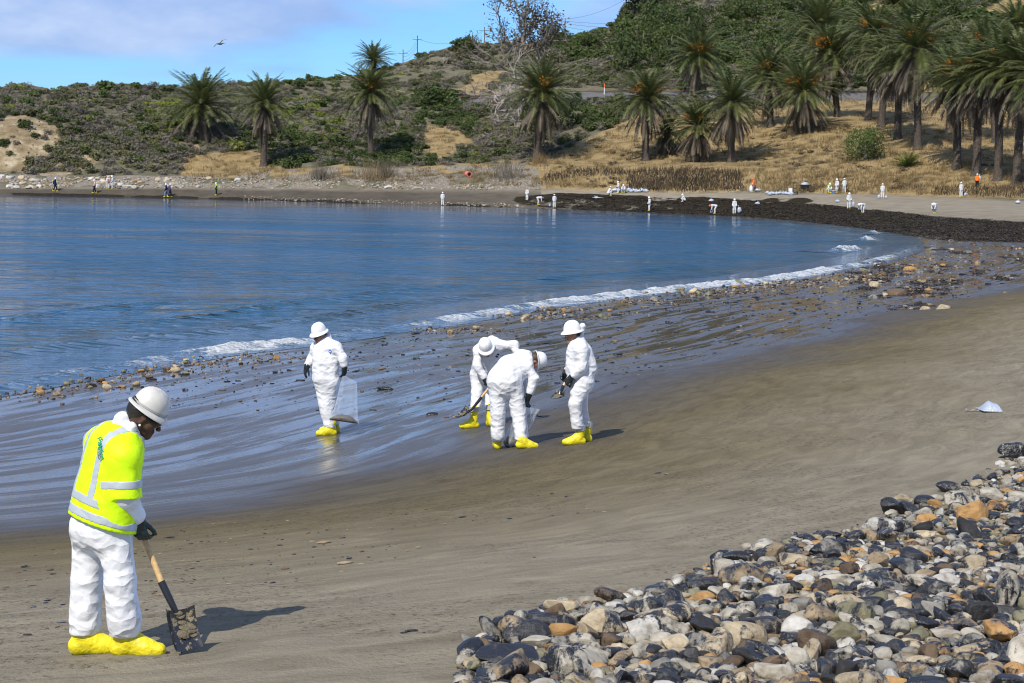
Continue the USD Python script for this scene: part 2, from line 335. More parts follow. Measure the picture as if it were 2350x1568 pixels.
# beach stones: own tint, veins of mottling, and stranded oil
mk('oiled_rock', {
    'g': ('geometry', {}), 't': ('attribute', {'attribute': 'tint'}), 'o': ('attribute', {'attribute': 'oil'}),
    'n': ('noise_texture', {'scale': 9.0, 'detail': 7.0, 'roughness': .65}), 'mr': ('rgb_ramp', {'ramp': [(.28, (.42, .37, .30)), (.45, (.86, .83, .78)), (.58, (1.06, 1.05, 1.03)), (.74, (1.3, 1.27, 1.2))]}),
    'c': ('mix_color', {'blend_type': 'multiply', 'fac': 1.0, 'use_clamp': False}),
    'mp': ('mapping', {'scale': (1.0, .8, .40)}), 'n2': ('noise_texture', {'scale': 6.4, 'detail': 8.0, 'roughness': .66, 'distortion': .5}), 'n4': ('noise_texture', {'scale': 42.0, 'detail': 4.0, 'roughness': .8}),
    'q': ('math', {'math_type': 'multiply_add', 'value2': .28, 'value3': -.14}), 'a1': ('math', {'math_type': 'add'}), 'a2': ('math', {'math_type': 'add'}),
    'm': ('map_range', {'from_min': .965, 'from_max': 1.04, 'to_min': 0, 'to_max': 1, 'clamp': True}),
    'mix': ('mix_color', {'b': (.011, .0105, .011)}), 'ro': ('mix_float', {'a': .72, 'b': .24}), 'sp': ('mix_float', {'a': .25, 'b': .55}), 'bp': ('bump', {'strength': .8, 'distance': .045}), 'p': ('principled_bsdf', {})},
   [('g.position', 'n.vector'), ('n.fac', 'mr.fac'), ('t.color', 'c.a'), ('mr.color', 'c.b'), ('g.position', 'mp.vector'), ('mp.vector', 'n2.vector'), ('g.position', 'n4.vector'), ('n4.fac', 'q.value1'), ('n2.fac', 'a1.value1'), ('q.value', 'a1.value2'),
    ('a1.value', 'a2.value1'), ('o.fac', 'a2.value2'), ('a2.value', 'm.value'), ('m.result', 'mix.fac'), ('c.result', 'mix.a'), ('mix.result', 'p.base_color'), ('m.result', 'ro.fac'), ('ro.result', 'p.roughness'), ('m.result', 'sp.fac'), ('sp.result', 'p.specular_ior_level'), ('n.fac', 'bp.height'), ('bp.normal', 'p.normal')])
# ------------------------------------------------------------------ the lie of the land
# waterline of the cove at sea level, followed from the near left round the head of the cove to the far left
WL_PX = [(-500, 985), (0, 900), (200, 865), (480, 815), (720, 790), (1000, 747), (1230, 707), (1500, 674), (1800, 642), (2000, 607), (2100, 578), (2130, 558), (2095, 541),
         (2000, 527), (1850, 509), (1700, 497), (1500, 488), (1300, 480), (1000, 472), (700, 463), (400, 455), (0, 447), (-500, 437)]


def on_level(px, py, z=0.0):
    r = ray(px, py)
    return EYE + r * ((z - EYE[2]) / r[..., 2])[..., None]


def _curve(px, n=1600):
    p = on_level(*np.array(px, float).T)
    t = np.r_[0, np.cumsum(np.linalg.norm(np.diff(p, axis=0), axis=1))]
    tt = np.linspace(0, t[-1], n)
    from scipy.ndimage import gaussian_filter1d
    out = np.stack([np.interp(tt, t, p[:, 0]), np.interp(tt, t, p[:, 1])], 1)
    return np.stack([gaussian_filter1d(out[:, k], 9, mode='nearest') for k in (0, 1)], 1), tt


WLC, WLT = _curve(WL_PX)
_wt = cKDTree(WLC)
_wtan = np.gradient(WLC, axis=0); _wtan /= np.linalg.norm(_wtan, axis=1, keepdims=True)
APEX = int(np.argmax(WLC[:, 0]))


def shore(x, y):
    """signed distance to the waterline (land positive) and distance along it"""
    q = np.stack([np.asarray(x, float), np.asarray(y, float)], -1)
    d, i = _wt.query(q)
    i = np.clip(i, 1, len(WLC) - 2)
    t = _wtan[i]; v = q - WLC[i]
    side = t[..., 0] * v[..., 1] - t[..., 1] * v[..., 0]     # left of travel = sea
    al = WLT[i] + (t * v).sum(-1)
    perp = np.where(d > 4, d, np.abs(side))
    return np.where(side > 0, -perp, perp), al


_bs = PchipInterpolator([-60, -20, -5, 0, 6, 9, 12, 15, 18, 22, 30, 60, 120], [-3, -1.4, -.3, 0, .12, .24, .45, .82, 1.15, 1.5, 2.1, 3.2, 4.5])


def beach_z(x, y):
    s, al = shore(x, y)
    z = _bs(np.clip(s, -60, 120))
    # past the head of the cove the beach is flatter
    far = sstep(95, 135, y)
    zf = np.where(s > 0, np.interp(s, [0, 9, 20, 60], [0, .25, .8, 1.8]), z)
    z = z * (1 - far) + zf * far
    z = z + .05 * (nz(x, y, 0, .35, 3, 3) - .5) * sstep(9, 16, s) + .012 * (nz(x, y, 0, 1.6, 2, 5) - .5) * sstep(8, 12, s)
    return z


# far shore and hill: feature lines as (column: row, depth); the land is lofted between them
FAR = [
    {-700: (440, 247), 0: (432, 250), 400: (430, 253), 700: (432, 252), 1000: (433, 250), 1240: (434, 246), 1480: (441, 238), 1700: (443, 230), 1900: (445, 222), 2100: (450, 214), 2350: (461, 195), 3100: (500, 160)},
    {-700: (405, 262), 0: (402, 262), 400: (405, 262), 600: (394, 262), 850: (386, 262), 1240: (380, 257), 1440: (384, 246), 1700: (388, 236), 1900: (388, 230), 2100: (408, 222), 2350: (428, 205), 3100: (450, 180)},
    {-700: (400, 265), 0: (396, 265), 400: (398, 270), 600: (381, 274), 850: (371, 276), 1240: (366, 270), 1480: (367, 258), 1700: (368, 250), 1900: (350, 242), 2100: (346, 236), 2350: (402, 214), 3100: (420, 195)},
    {-700: (290, 275), 0: (290, 275), 400: (292, 290), 600: (292, 295), 850: (292, 300), 1240: (292, 295), 1480: (282, 282), 1700: (290, 272), 1900: (272, 268), 2100: (272, 265), 2350: (300, 250), 3100: (310, 235)},
    {-700: (220, 300), 0: (217, 300), 400: (230, 318), 600: (235, 320), 850: (241, 325), 1080: (238, 325), 1240: (228, 322), 1480: (225, 318), 1700: (226, 315), 1900: (228, 312), 2350: (235, 300), 3100: (245, 290)},
    {-700: (212, 305), 0: (208, 305), 400: (216, 323), 600: (220, 325), 850: (226, 330), 1080: (224, 330), 1240: (214, 327), 1480: (212, 323), 1700: (212, 320), 1900: (213, 317), 2350: (218, 305), 3100: (228, 295)},
    {-700: (210, 309), 0: (205, 309), 400: (211, 330), 600: (216, 335), 850: (226, 341), 1080: (226, 341), 1240: (219, 338), 1480: (217, 334), 1700: (217, 331), 1900: (218, 328), 2350: (223, 316), 3100: (233, 306)},
    {-700: (207, 312), 0: (202, 312), 200: (199, 320), 400: (197, 331), 600: (188, 345), 720: (184, 360), 850: (166, 380), 950: (138, 390), 1050: (104, 400), 1240: (94, 420), 1400: (62, 430), 1480: (-20, 430), 1700: (-60, 430), 1900: (-80, 430), 2350: (-60, 420), 3100: (-60, 410)},
]
_FP = []
for f in FAR:
    xs = sorted(f)
    _FP.append((PchipInterpolator(xs, [f[x][0] for x in xs]), PchipInterpolator(xs, [f[x][1] for x in xs])))
_f0 = PchipInterpolator([-700, -500, 0, 400, 700, 1000, 1300, 1500, 1700, 1850, 2000, 2095, 2200, 2350, 3100], [433, 437, 447, 455, 463, 472, 480, 488, 497, 509, 527, 541, 552, 556, 575])
SUB = [8, 30, 16, 8, 36, 24, 5, 6, 44]


def column(px):
    """the land's points along one column of the view, from the far waterline to beyond the crest: (n, 3)"""
    px = float(np.clip(px, -700, 3100))
    y0 = float(_f0(px))
    p0 = on_level(px, y0)
    if px > 2100:
        for _ in range(6):
            p0 = on_level(px, y0, float(beach_z(p0[0], p0[1])))
    pts = [at_depth(px, y0, p0[1] - 5) * [1, 1, 0] + [0, 0, p0[2] - .45], p0]
    for fy, fd in _FP:
        pts.append(at_depth(px, float(fy(px)), float(fd(px))))
    last = pts[-1]
    r = ray(px, 0)
    pts.append(np.array([last[0] + r[0] * 70, last[1] + 70, last[2] - 6]))
    out = []
    for (a, b), n in zip(zip(pts[:-1], pts[1:]), SUB + [10]):
        t = np.arange(n)[:, None] / n
        out.append(a + (b - a) * t)
    out.append(pts[-1][None])
    return np.vstack(out)


ROWS = np.cumsum([0] + SUB + [10])     # row index of each feature line


_cc = {}


def far_hit(px, py):
    """the first point of the far land seen at this pixel"""
    key = round(float(px) / 4)
    if key not in _cc:
        c = column(key * 4); y = project(c)[1]
        _cc[key] = c, y, np.minimum.accumulate(y)
    c, y, best = _cc[key]
    p = _far(c, y, best, py)
    return p + [float(ray(px, py)[0] - ray(key * 4, py)[0]) * p[1], 0, 0]


def _far(c, y, best, py):
    k = int(np.argmax(best <= py))
    if best[-1] > py: k = len(y) - 1
    k = max(k, 1)
    t = np.clip((y[k - 1] - py) / max(y[k - 1] - y[k], 1e-6), 0, 1)
    return c[k - 1] + (c[k] - c[k - 1]) * t


_gu = np.linspace(-900, 3300, 340)
_colgrid = {}


def near_hit(px, py):
    """the point of the near beach seen at this pixel"""
    d = np.geomspace(6, 150, 900)
    r = ray(px, py)
    p = EYE + r * d[:, None]
    g = p[:, 2] - beach_z(p[:, 0], p[:, 1])
    k = int(np.argmax(g < 0)) or len(d) - 1
    t = g[k - 1] / (g[k - 1] - g[k] + 1e-9)
    return p[k - 1] + (p[k] - p[k - 1]) * t


# ---- near beach sheet
_u = np.r_[np.linspace(-5200, -400, 70), np.linspace(-380, 2750, 420), np.linspace(2800, 7500, 70)]
nR = 420
_t = np.linspace(0, 1, nR)
NB = np.zeros((nR, len(_u), 3))
for j, u in enumerate(_u):
    uc = float(np.clip(u, -700, 3100))
    end = on_level(uc, float(_f0(uc)))[1]
    if u < 2100: end = min(end * .93, 150)
    d = np.exp(np.log(4.5) + (np.log(end + .0) - np.log(4.5)) * _t)
    r = ray(u, 400)
    NB[:, j, 0] = r[0] * d; NB[:, j, 1] = d
_s, _al = shore(NB[..., 0].ravel(), NB[..., 1].ravel())
NB[..., 2] = beach_z(NB[..., 0].ravel(), NB[..., 1].ravel()).reshape(NB.shape[:2])
s2 = _s.reshape(NB.shape[:2])
X, Y = NB[..., 0], NB[..., 1]
# fine relief: drained rills on the wet flat run along the shore, footprints and raked sand higher up
al2 = _al.reshape(NB.shape[:2])
rill = meshkit.fbm(np.stack([al2 * .55, s2 * 2.4, X * 0], -1), 3, 11) - .5
NB[..., 2] += rill * .022 * sstep(0.5, 3, s2) * (1 - sstep(9, 12.5, s2)) * sstep(16, 26, Y)
lump = nz(X, Y, 0, 2.2, 3, 21) - .5
NB[..., 2] += lump * .03 * sstep(12, 15, s2)
# the kerf round the front worker where sand was scooped
wr = NB.reshape(-1, 3)
px_, py_ = project(wr)
kelp = inside([(1180, 452), (1350, 446), (1750, 452), (2000, 480), (2400, 512), (2800, 534), (2800, 590), (2400, 570), (2350, 560), (2250, 552), (2100, 545), (2000, 530), (1850, 512), (1700, 500), (1300, 482), (1180, 470)], px_, py_).astype(float)
kn = meshkit.fbm(np.stack([wr[:, 0] * .35, wr[:, 1] * .12, wr[:, 0] * 0], -1), 4, 31)
band = inside([(1750, 672), (2000, 632), (2150, 600), (2400, 592), (2900, 600), (2900, 560), (2300, 540), (2150, 560), (2110, 600), (1900, 645)], px_, py_) * sstep(.5, .62, meshkit.fbm(np.stack([_al * .09, _s * .9, _al * 0], -1), 4, 37))
kelp = gaussian_filter((kelp * sstep(.3, .45, kn) + band).reshape(nR, len(_u)), (1.5, 2.5)).ravel()
obj('beach', (wr, grid_faces(nR, len(_u))), 'sand', smooth=True, kind='structure',
    pv={'shore': (_s, 'float'), 'along': (_al, 'float'), 'kelp': (np.clip(kelp, 0, 1), 'float')},
    label='wet grey sand beach curving round the cove')

# ---- far shore and hill sheet
_uf = np.r_[np.linspace(-900, -60, 60), np.linspace(-55, 2400, 640), np.linspace(2410, 3300, 60)]
FC = np.stack([column(u) for u in np.clip(_uf, -700, 3100)], 1)
_xo = np.where(_uf < -700, _uf + 700, np.where(_uf > 3100, _uf - 3100, 0)) / FPX
FC[..., 0] += _xo * FC[..., 1]
FX, FY, FZ = FC[..., 0], FC[..., 1], FC[..., 2]
ri = np.arange(FC.shape[0])[:, None] + 0 * FX
amp = np.interp(ri, [0, ROWS[1], ROWS[2], ROWS[3], ROWS[4], ROWS[5], ROWS[6], ROWS[8], ROWS[9]], [0, 0, .12, .35, .6, .25, .1, .45, 1.2])
FCD = FC.copy()
FCD[..., 2] += amp * 2.0 * (nz(FX, FY, FZ, .16, 4, 41) - .5)
FCD[..., 1] += amp * 1.6 * (nz(FX, FY, FZ, .22, 4, 43) - .5)
fp = FC.reshape(-1, 3)
fx, fy = project(fp)
kf = inside([(1180, 452), (1290, 442), (1390, 447), (1560, 452), (1700, 455), (1850, 455), (1900, 470), (2000, 480), (2150, 498), (2400, 514), (2800, 534), (2800, 590), (2350, 562), (2250, 556), (2100, 548), (2000, 532), (1850, 514), (1700, 502), (1300, 482), (1180, 470)], fx, fy).astype(float)
kn = meshkit.fbm(np.stack([fp[:, 0] * .3, fp[:, 1] * .12, fp[:, 0] * 0], -1), 4, 31)
wet_edge = sstep(9, 3, _f0(np.clip(fx, -700, 3100)) - fy) * (fx < 2000)
kf = np.clip(kf * sstep(.3, .46, kn + .12 * inside([(1400, 455), (2400, 500), (2400, 560), (1500, 490)], fx, fy)) + .8 * wet_edge * sstep(.25, .55, kn), 0, 1)
# ground covers as fixed masks: golden grass, bare pale earth, gravel ballast, rocks
grass_poly = [[(1240, 445), (1235, 372), (1330, 330), (1390, 300), (1470, 255), (1560, 262), (1800, 245), (2080, 210), (2500, 225), (2700, 470), (2350, 458), (1900, 444), (1440, 440)],
              [(415, 402), (430, 360), (520, 345), (640, 352), (600, 382), (850, 384), (1240, 372), (1240, 400), (850, 398), (600, 405)],
              [(955, 335), (985, 285), (1060, 300), (1085, 325), (1040, 350), (1010, 382), (1000, 360)],
              [(1035, 218), (1100, 170), (1180, 160), (1110, 215)],
              [(2230, 40), (2300, 0), (2500, -60), (2600, 30), (2400, 35)], [(1950, 40), (1960, 10), (2060, -15), (2040, 45)], [(2000, 185), (2120, 170), (2700, 205), (2700, 232), (2000, 225)]]
gm = np.zeros(len(fp))
for p in grass_poly: gm = np.maximum(gm, inside(p, fx + 14 * (nz(fp[:, 0], fp[:, 2], 0, .3, 3, 51) - .5), fy + 22 * (nz(fp[:, 0], fp[:, 2], 0, .3, 3, 53) - .5)))
bare_poly = [[(-800, 285), (0, 272), (60, 262), (130, 280), (165, 330), (110, 370), (90, 400), (-800, 402)], [(0, 405), (100, 402), (130, 330), (200, 330), (240, 370), (150, 400)],
             [(1060, 213), (1095, 190), (1130, 178), (1100, 212)], [(400, 320), (440, 300), (460, 350), (415, 365)]]
bm = np.zeros(len(fp))
for p in bare_poly: bm = np.maximum(bm, inside(p, fx + 26 * (nz(fp[:, 0], fp[:, 2], 0, .35, 3, 55) - .5), fy + 26 * (nz(fp[:, 0], fp[:, 2], 0, .35, 3, 57) - .5)))
rif = ri.ravel()
damp = np.clip(np.interp(fx, [-900, 900, 1240, 1500, 1800, 2400], [.95, .9, .75, .6, .5, .4]) * np.where(fx < 1240, 1 - sstep(ROWS[1] + 20, ROWS[2] + 2, rif) * .8, 1 - sstep(ROWS[1] + 6, ROWS[1] + 20, rif)), 0, 1)
ballast = ((rif >= ROWS[6] - 1) & (rif <= ROWS[8] - 2) & (fx > 1040)).astype(float)
stony = ((rif > ROWS[2] - 4) & (rif < ROWS[3] + 2) & (fx < 1240)).astype(float) * sstep(.38, .5, nz(fp[:, 0], fp[:, 1], 0, .4, 3, 59))
sandy = np.interp(rif, [ROWS[2] - 2, ROWS[2] + 1.5], [1, 0])
_bl = lambda A, sg=(1.2, 2.0): gaussian_filter(A.reshape(FC.shape[:2]).astype(float), sg).ravel()
gm, bm, kf, stony = _bl(gm), _bl(bm), _bl(kf), _bl(stony)
hill = obj('hillside', (FCD.reshape(-1, 3), grid_faces(*FC.shape[:2])), 'land', smooth=True, kind='structure',
           pv={'grass': (gm, 'float'), 'bare': (bm, 'float'), 'ballast': (ballast, 'float'), 'stony': (stony, 'float'), 'sandy': (sandy, 'float'), 'damp': (damp, 'float'), 'kelp': (kf, 'float')},
           label='brushy coastal hillside with golden grass slopes behind the far beach')
# land behind and beside the viewpoint, so that the ground reaches the horizon
bk = np.array([[-900, -900, 4], [900, -900, 4], [900, 900, 3.0], [300, 420, 2.5], [40, 4.4, 1.2], [-30, 4.4, -.2], [-40, -40, .5], [-900, -300, 1]], float)
# ---- the sea
_uw = np.r_[np.linspace(-9000, -700, 40), np.linspace(-680, 2300, 300)]
_dw = np.r_[np.geomspace(12, 300, 300), [400, 800, 2000, 4000]]
r = ray(_uw, np.full(len(_uw), 400.0))
W = np.zeros((len(_dw), len(_uw), 3)); W[..., 0] = r[:, 0] * _dw[:, None]; W[..., 1] = _dw[:, None]
ws, wa = shore(W[..., 0].ravel(), W[..., 1].ravel())
W[..., 2] = 0.0
_wb = 2.0 * (meshkit.fbm(np.stack([wa * .06, wa * 0, wa * 0], -1), 3, 63) - .5)
for _s0, _h in ((4.2, .10), (7.5, .08), (11.5, .06)):
    W[..., 2] += (_h * np.exp(-((ws + _s0 + _wb) / .55) ** 2) * sstep(.42, .62, meshkit.fbm(np.stack([wa * .09, wa * 0 + _s0, wa * 0], -1), 3, 65))).reshape(W.shape[:2])
W[..., 2] += (.05 * (nz(W[..., 0] * .5, W[..., 1] * .5, 0, .5, 3, 61) - .5)) * sstep(0.5, 6, -ws.reshape(W.shape[:2])) - .004
obj('sea', (W.reshape(-1, 3), grid_faces(*W.shape[:2])), 'sea_water', smooth=True, kind='structure', pv={'shore': (ws, 'float')},
    label='blue rippled sea filling the cove')
# ------------------------------------------------------------------ plants
def leafmat(name, dark, mid, light, trans=.25, rough=.6, noise_sc=.12):
    mk(name, {
        'g': ('geometry', {}), 'n': ('noise_texture', {'scale': noise_sc, 'detail': 3.0}),
        'mx': ('math', {'math_type': 'multiply_add', 'value2': .55, 'value3': -.27}), 'ad': ('math', {'math_type': 'add'}),
        'r': ('rgb_ramp', {'ramp': [(.12, dark), (.5, mid), (.9, light)]}),
        'p': ('principled_bsdf', {'roughness': rough, 'specular_ior_level': .3}), 't': ('translucent_bsdf', {}), 'mix': ('mix_closure', {'fac': trans})},
       [('g.random_per_island', 'mx.value1'), ('mx.value', 'ad.value1'), ('g.position', 'n.vector'), ('n.fac', 'ad.value2'), ('ad.value', 'r.fac'), ('r.color', 'p.base_color'), ('r.color', 't.color'),
        ('p.BSDF', 'mix.closure1'), ('t.BSDF', 'mix.closure2')], surface='mix.closure')


leafmat('leaf_grey', (.125, .112, .086), (.235, .212, .165), (.37, .34, .275), .25)
leafmat('leaf_olive', (.105, .106, .050), (.215, .210, .100), (.32, .31, .165), .3)
leafmat('leaf_green', (.048, .070, .018), (.115, .155, .042), (.21, .245, .08), .35)
leafmat('leaf_lime', (.13, .16, .022), (.26, .29, .045), (.40, .41, .09), .35)
leafmat('leaf_tree', (.042, .062, .016), (.112, .142, .036), (.22, .245, .08), .35)
leafmat('leaf_pine', (.008, .015, .006), (.018, .030, .012), (.04, .055, .022), .15)
leafmat('leaf_gum', (.05, .04, .015), (.10, .08, .03), (.17, .13, .06), .25)
leafmat('frond_green', (.060, .076, .022), (.185, .195, .068), (.34, .335, .15), .3, .4, .5)
leafmat('frond_dead', (.09, .072, .050), (.21, .172, .125), (.36, .31, .24), .15, .7, .5)
leafmat('fruit_orange', (.25, .09, .008), (.42, .17, .015), (.55, .26, .03), .1, .6, 1.0)
leafmat('straw', (.15, .105, .048), (.25, .180, .085), (.36, .275, .15), .2, .8, .4)
leafmat('thatch', (.035, .026, .018), (.085, .063, .042), (.18, .14, .095), .1, .85, .4)
leafmat('kelp_leaf', (.024, .018, .010), (.070, .053, .031), (.15, .118, .072), .1, .5, .8)
plain('dead_wood', (.33, .29, .245), .85, .2, vary=(3, .3))




def quads(c, a, b):
    """diamond leaves at centres c with half axes a, b"""
    v = np.stack([c - a, c - b * .9, c + a, c + b * .9], 1).reshape(-1, 3)
    i = np.arange(len(c))[:, None] * 4
    return v, np.vstack([i + [0, 1, 2], i + [0, 2, 3]])


def leafball(n, seed, leaf=.15, lumps=9, h=1.1, spread=.62, twigs=0, up=.3):
    R = np.random.default_rng(seed)
    th = R.uniform(0, 2 * np.pi, lumps); rr = spread * np.sqrt(R.uniform(0, 1, lumps))
    lc = np.stack([np.cos(th) * rr, np.sin(th) * rr, R.uniform(.18, .72, lumps) * h * (1 - .35 * rr)], 1)
    lr = R.uniform(.24, .44, lumps)
    k = R.integers(0, lumps, n)
    d = unit(R.normal(size=(n, 3)) + [0, 0, .35])
    c = lc[k] + d * (lr[k] * R.uniform(.55, 1.08, n))[:, None] * [1, 1, .9]
    c[:, 2] = np.maximum(c[:, 2], -.05)
    nrm = unit(d + R.normal(size=(n, 3)) * .55 + [0, 0, up])
    a = unit(np.cross(nrm, R.normal(size=(n, 3)))); b = np.cross(nrm, a)
    s = (leaf * R.uniform(.6, 1.35, n))[:, None]
    parts = [quads(c, a * s, b * s * .55)]
    if twigs:
        d = unit(R.normal(size=(twigs, 3)) * [1, 1, .8] + [0, 0, .75])
        L = R.uniform(.7, 1.12, twigs)[:, None]
        w = unit(np.cross(d, R.normal(size=(twigs, 3)))) * .022
        p = R.normal(size=(twigs, 3)) * [.25, .25, 0]
        v = np.stack([p - w, p + w, p + d * L * [1, 1, h]], 1).reshape(-1, 3)
        parts.append((v, np.arange(len(v)).reshape(-1, 3)))
    return cat_m(parts)


SHRUBS = {'grey': [leafball(210, s, .12, 9, 1.0, .62, 110) for s in (1, 2, 3)], 'olive': [leafball(300, s, .13, 10, 1.0, .6, 20) for s in (11, 12, 13)],
          'green': [leafball(340, s, .14, 10, 1.15, .58) for s in (21, 22, 23)], 'lime': [leafball(240, s, .13, 8, 1.2, .55, 12) for s in (31, 32)]}
# pixel outlines of ground covered in brush and of the clearings in it
CLEAR = [[(1245, 445), (1240, 372), (1330, 335), (1395, 305), (1470, 262), (1560, 262), (1800, 245), (2080, 206), (2700, 206), (2700, 470)],
         [(415, 402), (432, 362), (520, 348), (640, 356), (600, 384), (850, 386), (1240, 374), (1240, 440), (400, 440)],
         [(965, 330), (985, 290), (1060, 303), (1080, 325), (1040, 345), (1005, 378), (985, 360)], [(1040, 214), (1105, 172), (1175, 162), (1110, 212)],
         [(2240, 38), (2300, 0), (2600, -60), (2600, 30)], [(1960, 40), (1970, 10), (2050, -10), (2035, 40)],
         [(-800, 290), (0, 276), (60, 266), (128, 284), (150, 330), (100, 372), (40, 398), (-800, 402)],
         [(1060, 242), (1060, 203), (2700, 203), (2700, 232), (1330, 228)]]
BRUSH = [[(1235, 372), (1250, 290), (1345, 285), (1345, 318), (1300, 345)], [(1480, 262), (1470, 225), (1700, 222), (1860, 226), (1800, 248), (1560, 268)], [(-320, 205), (400, 192), (560, 172), (720, 178), (850, 158), (950, 128), (1050, 94), (1240, 84), (1400, 50), (1440, -30), (2700, -60), (2700, 205), (1250, 207), (1250, 380), (850, 386), (600, 386), (410, 402), (-320, 402)],
         [(1330, 300), (1325, 225), (1560, 225), (1480, 262), (1395, 302)]]
LIME = [[(600, 225), (730, 225), (760, 330), (640, 340)], [(330, 235), (425, 235), (430, 300), (340, 290)], [(740, 290), (800, 260), (800, 350)], [(940, 230), (1010, 210), (1010, 250)]]
GREEN = [[(540, 160), (900, 160), (900, 210), (560, 200)], [(940, 205), (1040, 205), (1080, 290), (960, 290)], [(1240, 100), (1440, 40), (1440, 150), (1300, 140)], [(1390, 20), (1600, 0), (1600, 170), (1400, 165)],
         [(1325, 225), (1480, 225), (1400, 302), (1330, 300)], [(1540, 60), (2000, -60), (2700, -60), (2700, 205), (1560, 205)], [(620, 330), (960, 320), (940, 384), (640, 384)], [(500, 290), (760, 290), (700, 380), (640, 380)]]
RV = np.random.default_rng(404)
spots = {k: [] for k in SHRUBS}
tries = 0
while tries < 19000:
    tries += 1
    px, py = float(RV.uniform(-300, 2650)), float(RV.uniform(-50, 402))
    inb = [inside(p, px, py) for p in BRUSH]
    if not any(inb) or any(inside(p, px, py) and RV.uniform() > (.10 if q == 6 else .32 if q == len(CLEAR) - 1 else 1 if inb[0] or inb[1] else 0) for q, p in enumerate(CLEAR)): continue
    if px < 400 and py > 370 and RV.uniform() < .35: continue
    h = far_hit(px, py)
    if h[1] > 440: continue
    lime, green = any(inside(p, px, py) for p in LIME), any(inside(p, px, py) for p in GREEN)
    patch = float(nz(h[0], h[2], 0, .07, 2, 71))
    w = dict(grey=.50, olive=.44, green=.04, lime=.02)
    if lime: w = dict(grey=.12, olive=.2, green=.1, lime=.58)
    if green: w = dict(grey=.17, olive=.30, green=.52, lime=.01)
    if patch > .58: w['green'] += .12
    if patch < .42: w['grey'] += .3
    kk = list(w); k = kk[int(np.searchsorted(np.cumsum(list(w.values())), RV.uniform() * sum(w.values())).clip(0, 3))]
    sc = RV.uniform(.55, 1.2) * (1.25 if k == 'green' else 1.0) * (1.15 if py < 150 else 1.0)
    if px > 1250 and py < 205: sc *= 1.3
    if RV.uniform() < .05: sc *= 1.5
    spots[k].append((h[0], h[1], h[2] - .12 * sc, sc * RV.uniform(.9, 1.3), sc * RV.uniform(.75, 1.2), RV.uniform(0, 6.28)))
WORDS = {'grey': ('grey_shrub', 'leafless grey brown shrub in the brush on the coastal hillside', 'grey shrubs on the hillside'),
         'olive': ('olive_shrub', 'dull olive sagebrush shrub on the coastal hillside', 'olive shrubs on the hillside'),
         'green': ('green_shrub', 'dark green leafy shrub on the coastal hillside', 'green shrubs on the hillside'),
         'lime': ('yellow_green_shrub', 'bright yellow green shrub standing out on the coastal hillside', 'yellow green shrubs on the hillside')}
proto_root = {}
for k, S in spots.items():
    S = np.array(S); nm, lb, gp = WORDS[k]
    big = np.argsort(-S[:, 3])[: (46 if k == 'lime' else 60)]
    rest = np.setdiff1d(np.arange(len(S)), big)
    for j, mesh in enumerate(SHRUBS[k]):
        c = stage.CreateClassPrim(f'/_{nm}_{j}')
        usdkit.mesh(stage, f'{c.GetPath()}/foliage', mesh, MAT('leaf_' + k))
    for q, i in enumerate(big):
        x = UsdGeom.Xform.Define(stage, '/World/' + numbered(nm))
        x.AddTranslateOp().Set(Gf.Vec3d(*map(float, S[i, :3]))); x.AddRotateZOp().Set(float(np.degrees(S[i, 5]))); x.AddScaleOp().Set(Gf.Vec3f(float(S[i, 3]), float(S[i, 3]), float(S[i, 4])))
        x.GetPrim().GetReferences().AddInternalReference(f'/_{nm}_{q % len(SHRUBS[k])}'); x.GetPrim().SetInstanceable(True)
        tag(x, lb, 'shrub', gp)
    instancer(nm.replace('shrub', 'brush'), [(m, 'leaf_' + k, False, None) for m in SHRUBS[k]], S[rest, :3], np.arange(len(rest)) % len(SHRUBS[k]), S[rest, 5], np.stack([S[rest, 3], S[rest, 3], S[rest, 4]], 1),
              f'{"leafless grey" if k == "grey" else "olive" if k == "olive" else "dark green" if k == "green" else "yellow green"} low brush covering the coastal hillside', 'brush')

# golden grass tufts on the open slopes
def tuft(n, seed, hgt=.5, wid=.022, spread=.35, lean=.45):
    R = np.random.default_rng(seed)
    p = R.normal(size=(n, 3)) * [spread * .5, spread * .5, 0]
    d = unit(R.normal(size=(n, 3)) * [lean, lean, 0] + [0, 0, 1]) * R.uniform(.5, 1.1, n)[:, None] * hgt
    w = unit(np.cross(d, R.normal(size=(n, 3)))) * wid
    v = np.stack([p - w, p + w, p + d], 1).reshape(-1, 3)
    return v, np.arange(len(v)).reshape(-1, 3)


gp, gi = [], []
GRASS = [CLEAR[0], CLEAR[1], CLEAR[2], CLEAR[4]]
for _ in range(5200):
    px, py = RV.uniform(380, 2600), RV.uniform(205, 446)
    if not any(inside(p, px, py) for p in GRASS): continue
    h = far_hit(px, py)
    if h[2] < 2.7: continue
    gp.append(h - [0, 0, .05])
gp = np.array(gp)
instancer('golden_grass', [(tuft(26, s, .55, .03, .7), 'straw', False, None) for s in (1, 2, 3)], gp, np.arange(len(gp)) % 3, RV.uniform(0, 6.28, len(gp)), RV.uniform(.6, 1.5, len(gp)), 'dry golden grass on the open slopes behind the beach', 'grass')
# dead brush tufts scattered on the golden slopes
gp = []
for _ in range(900):
    px, py = RV.uniform(1240, 2400), RV.uniform(250, 440)
    if not inside(CLEAR[0], px, py): continue
    if nz(px, py, 0, .012, 3, 73) < .5: continue
    gp.append(far_hit(px, py) - [0, 0, .05])
gp = np.array(gp)
instancer('dead_litter', [(leafball(60, 5, .12, 6, .5, .7, 60), 'thatch', False, None), (leafball(40, 6, .10, 5, .4, .7, 80), 'leaf_grey', False, None)], gp, np.arange(len(gp)) % 2, RV.uniform(0, 6.28, len(gp)), RV.uniform(.35, .9, len(gp)), 'dead brown brush and litter on the golden slope', 'dead brush')


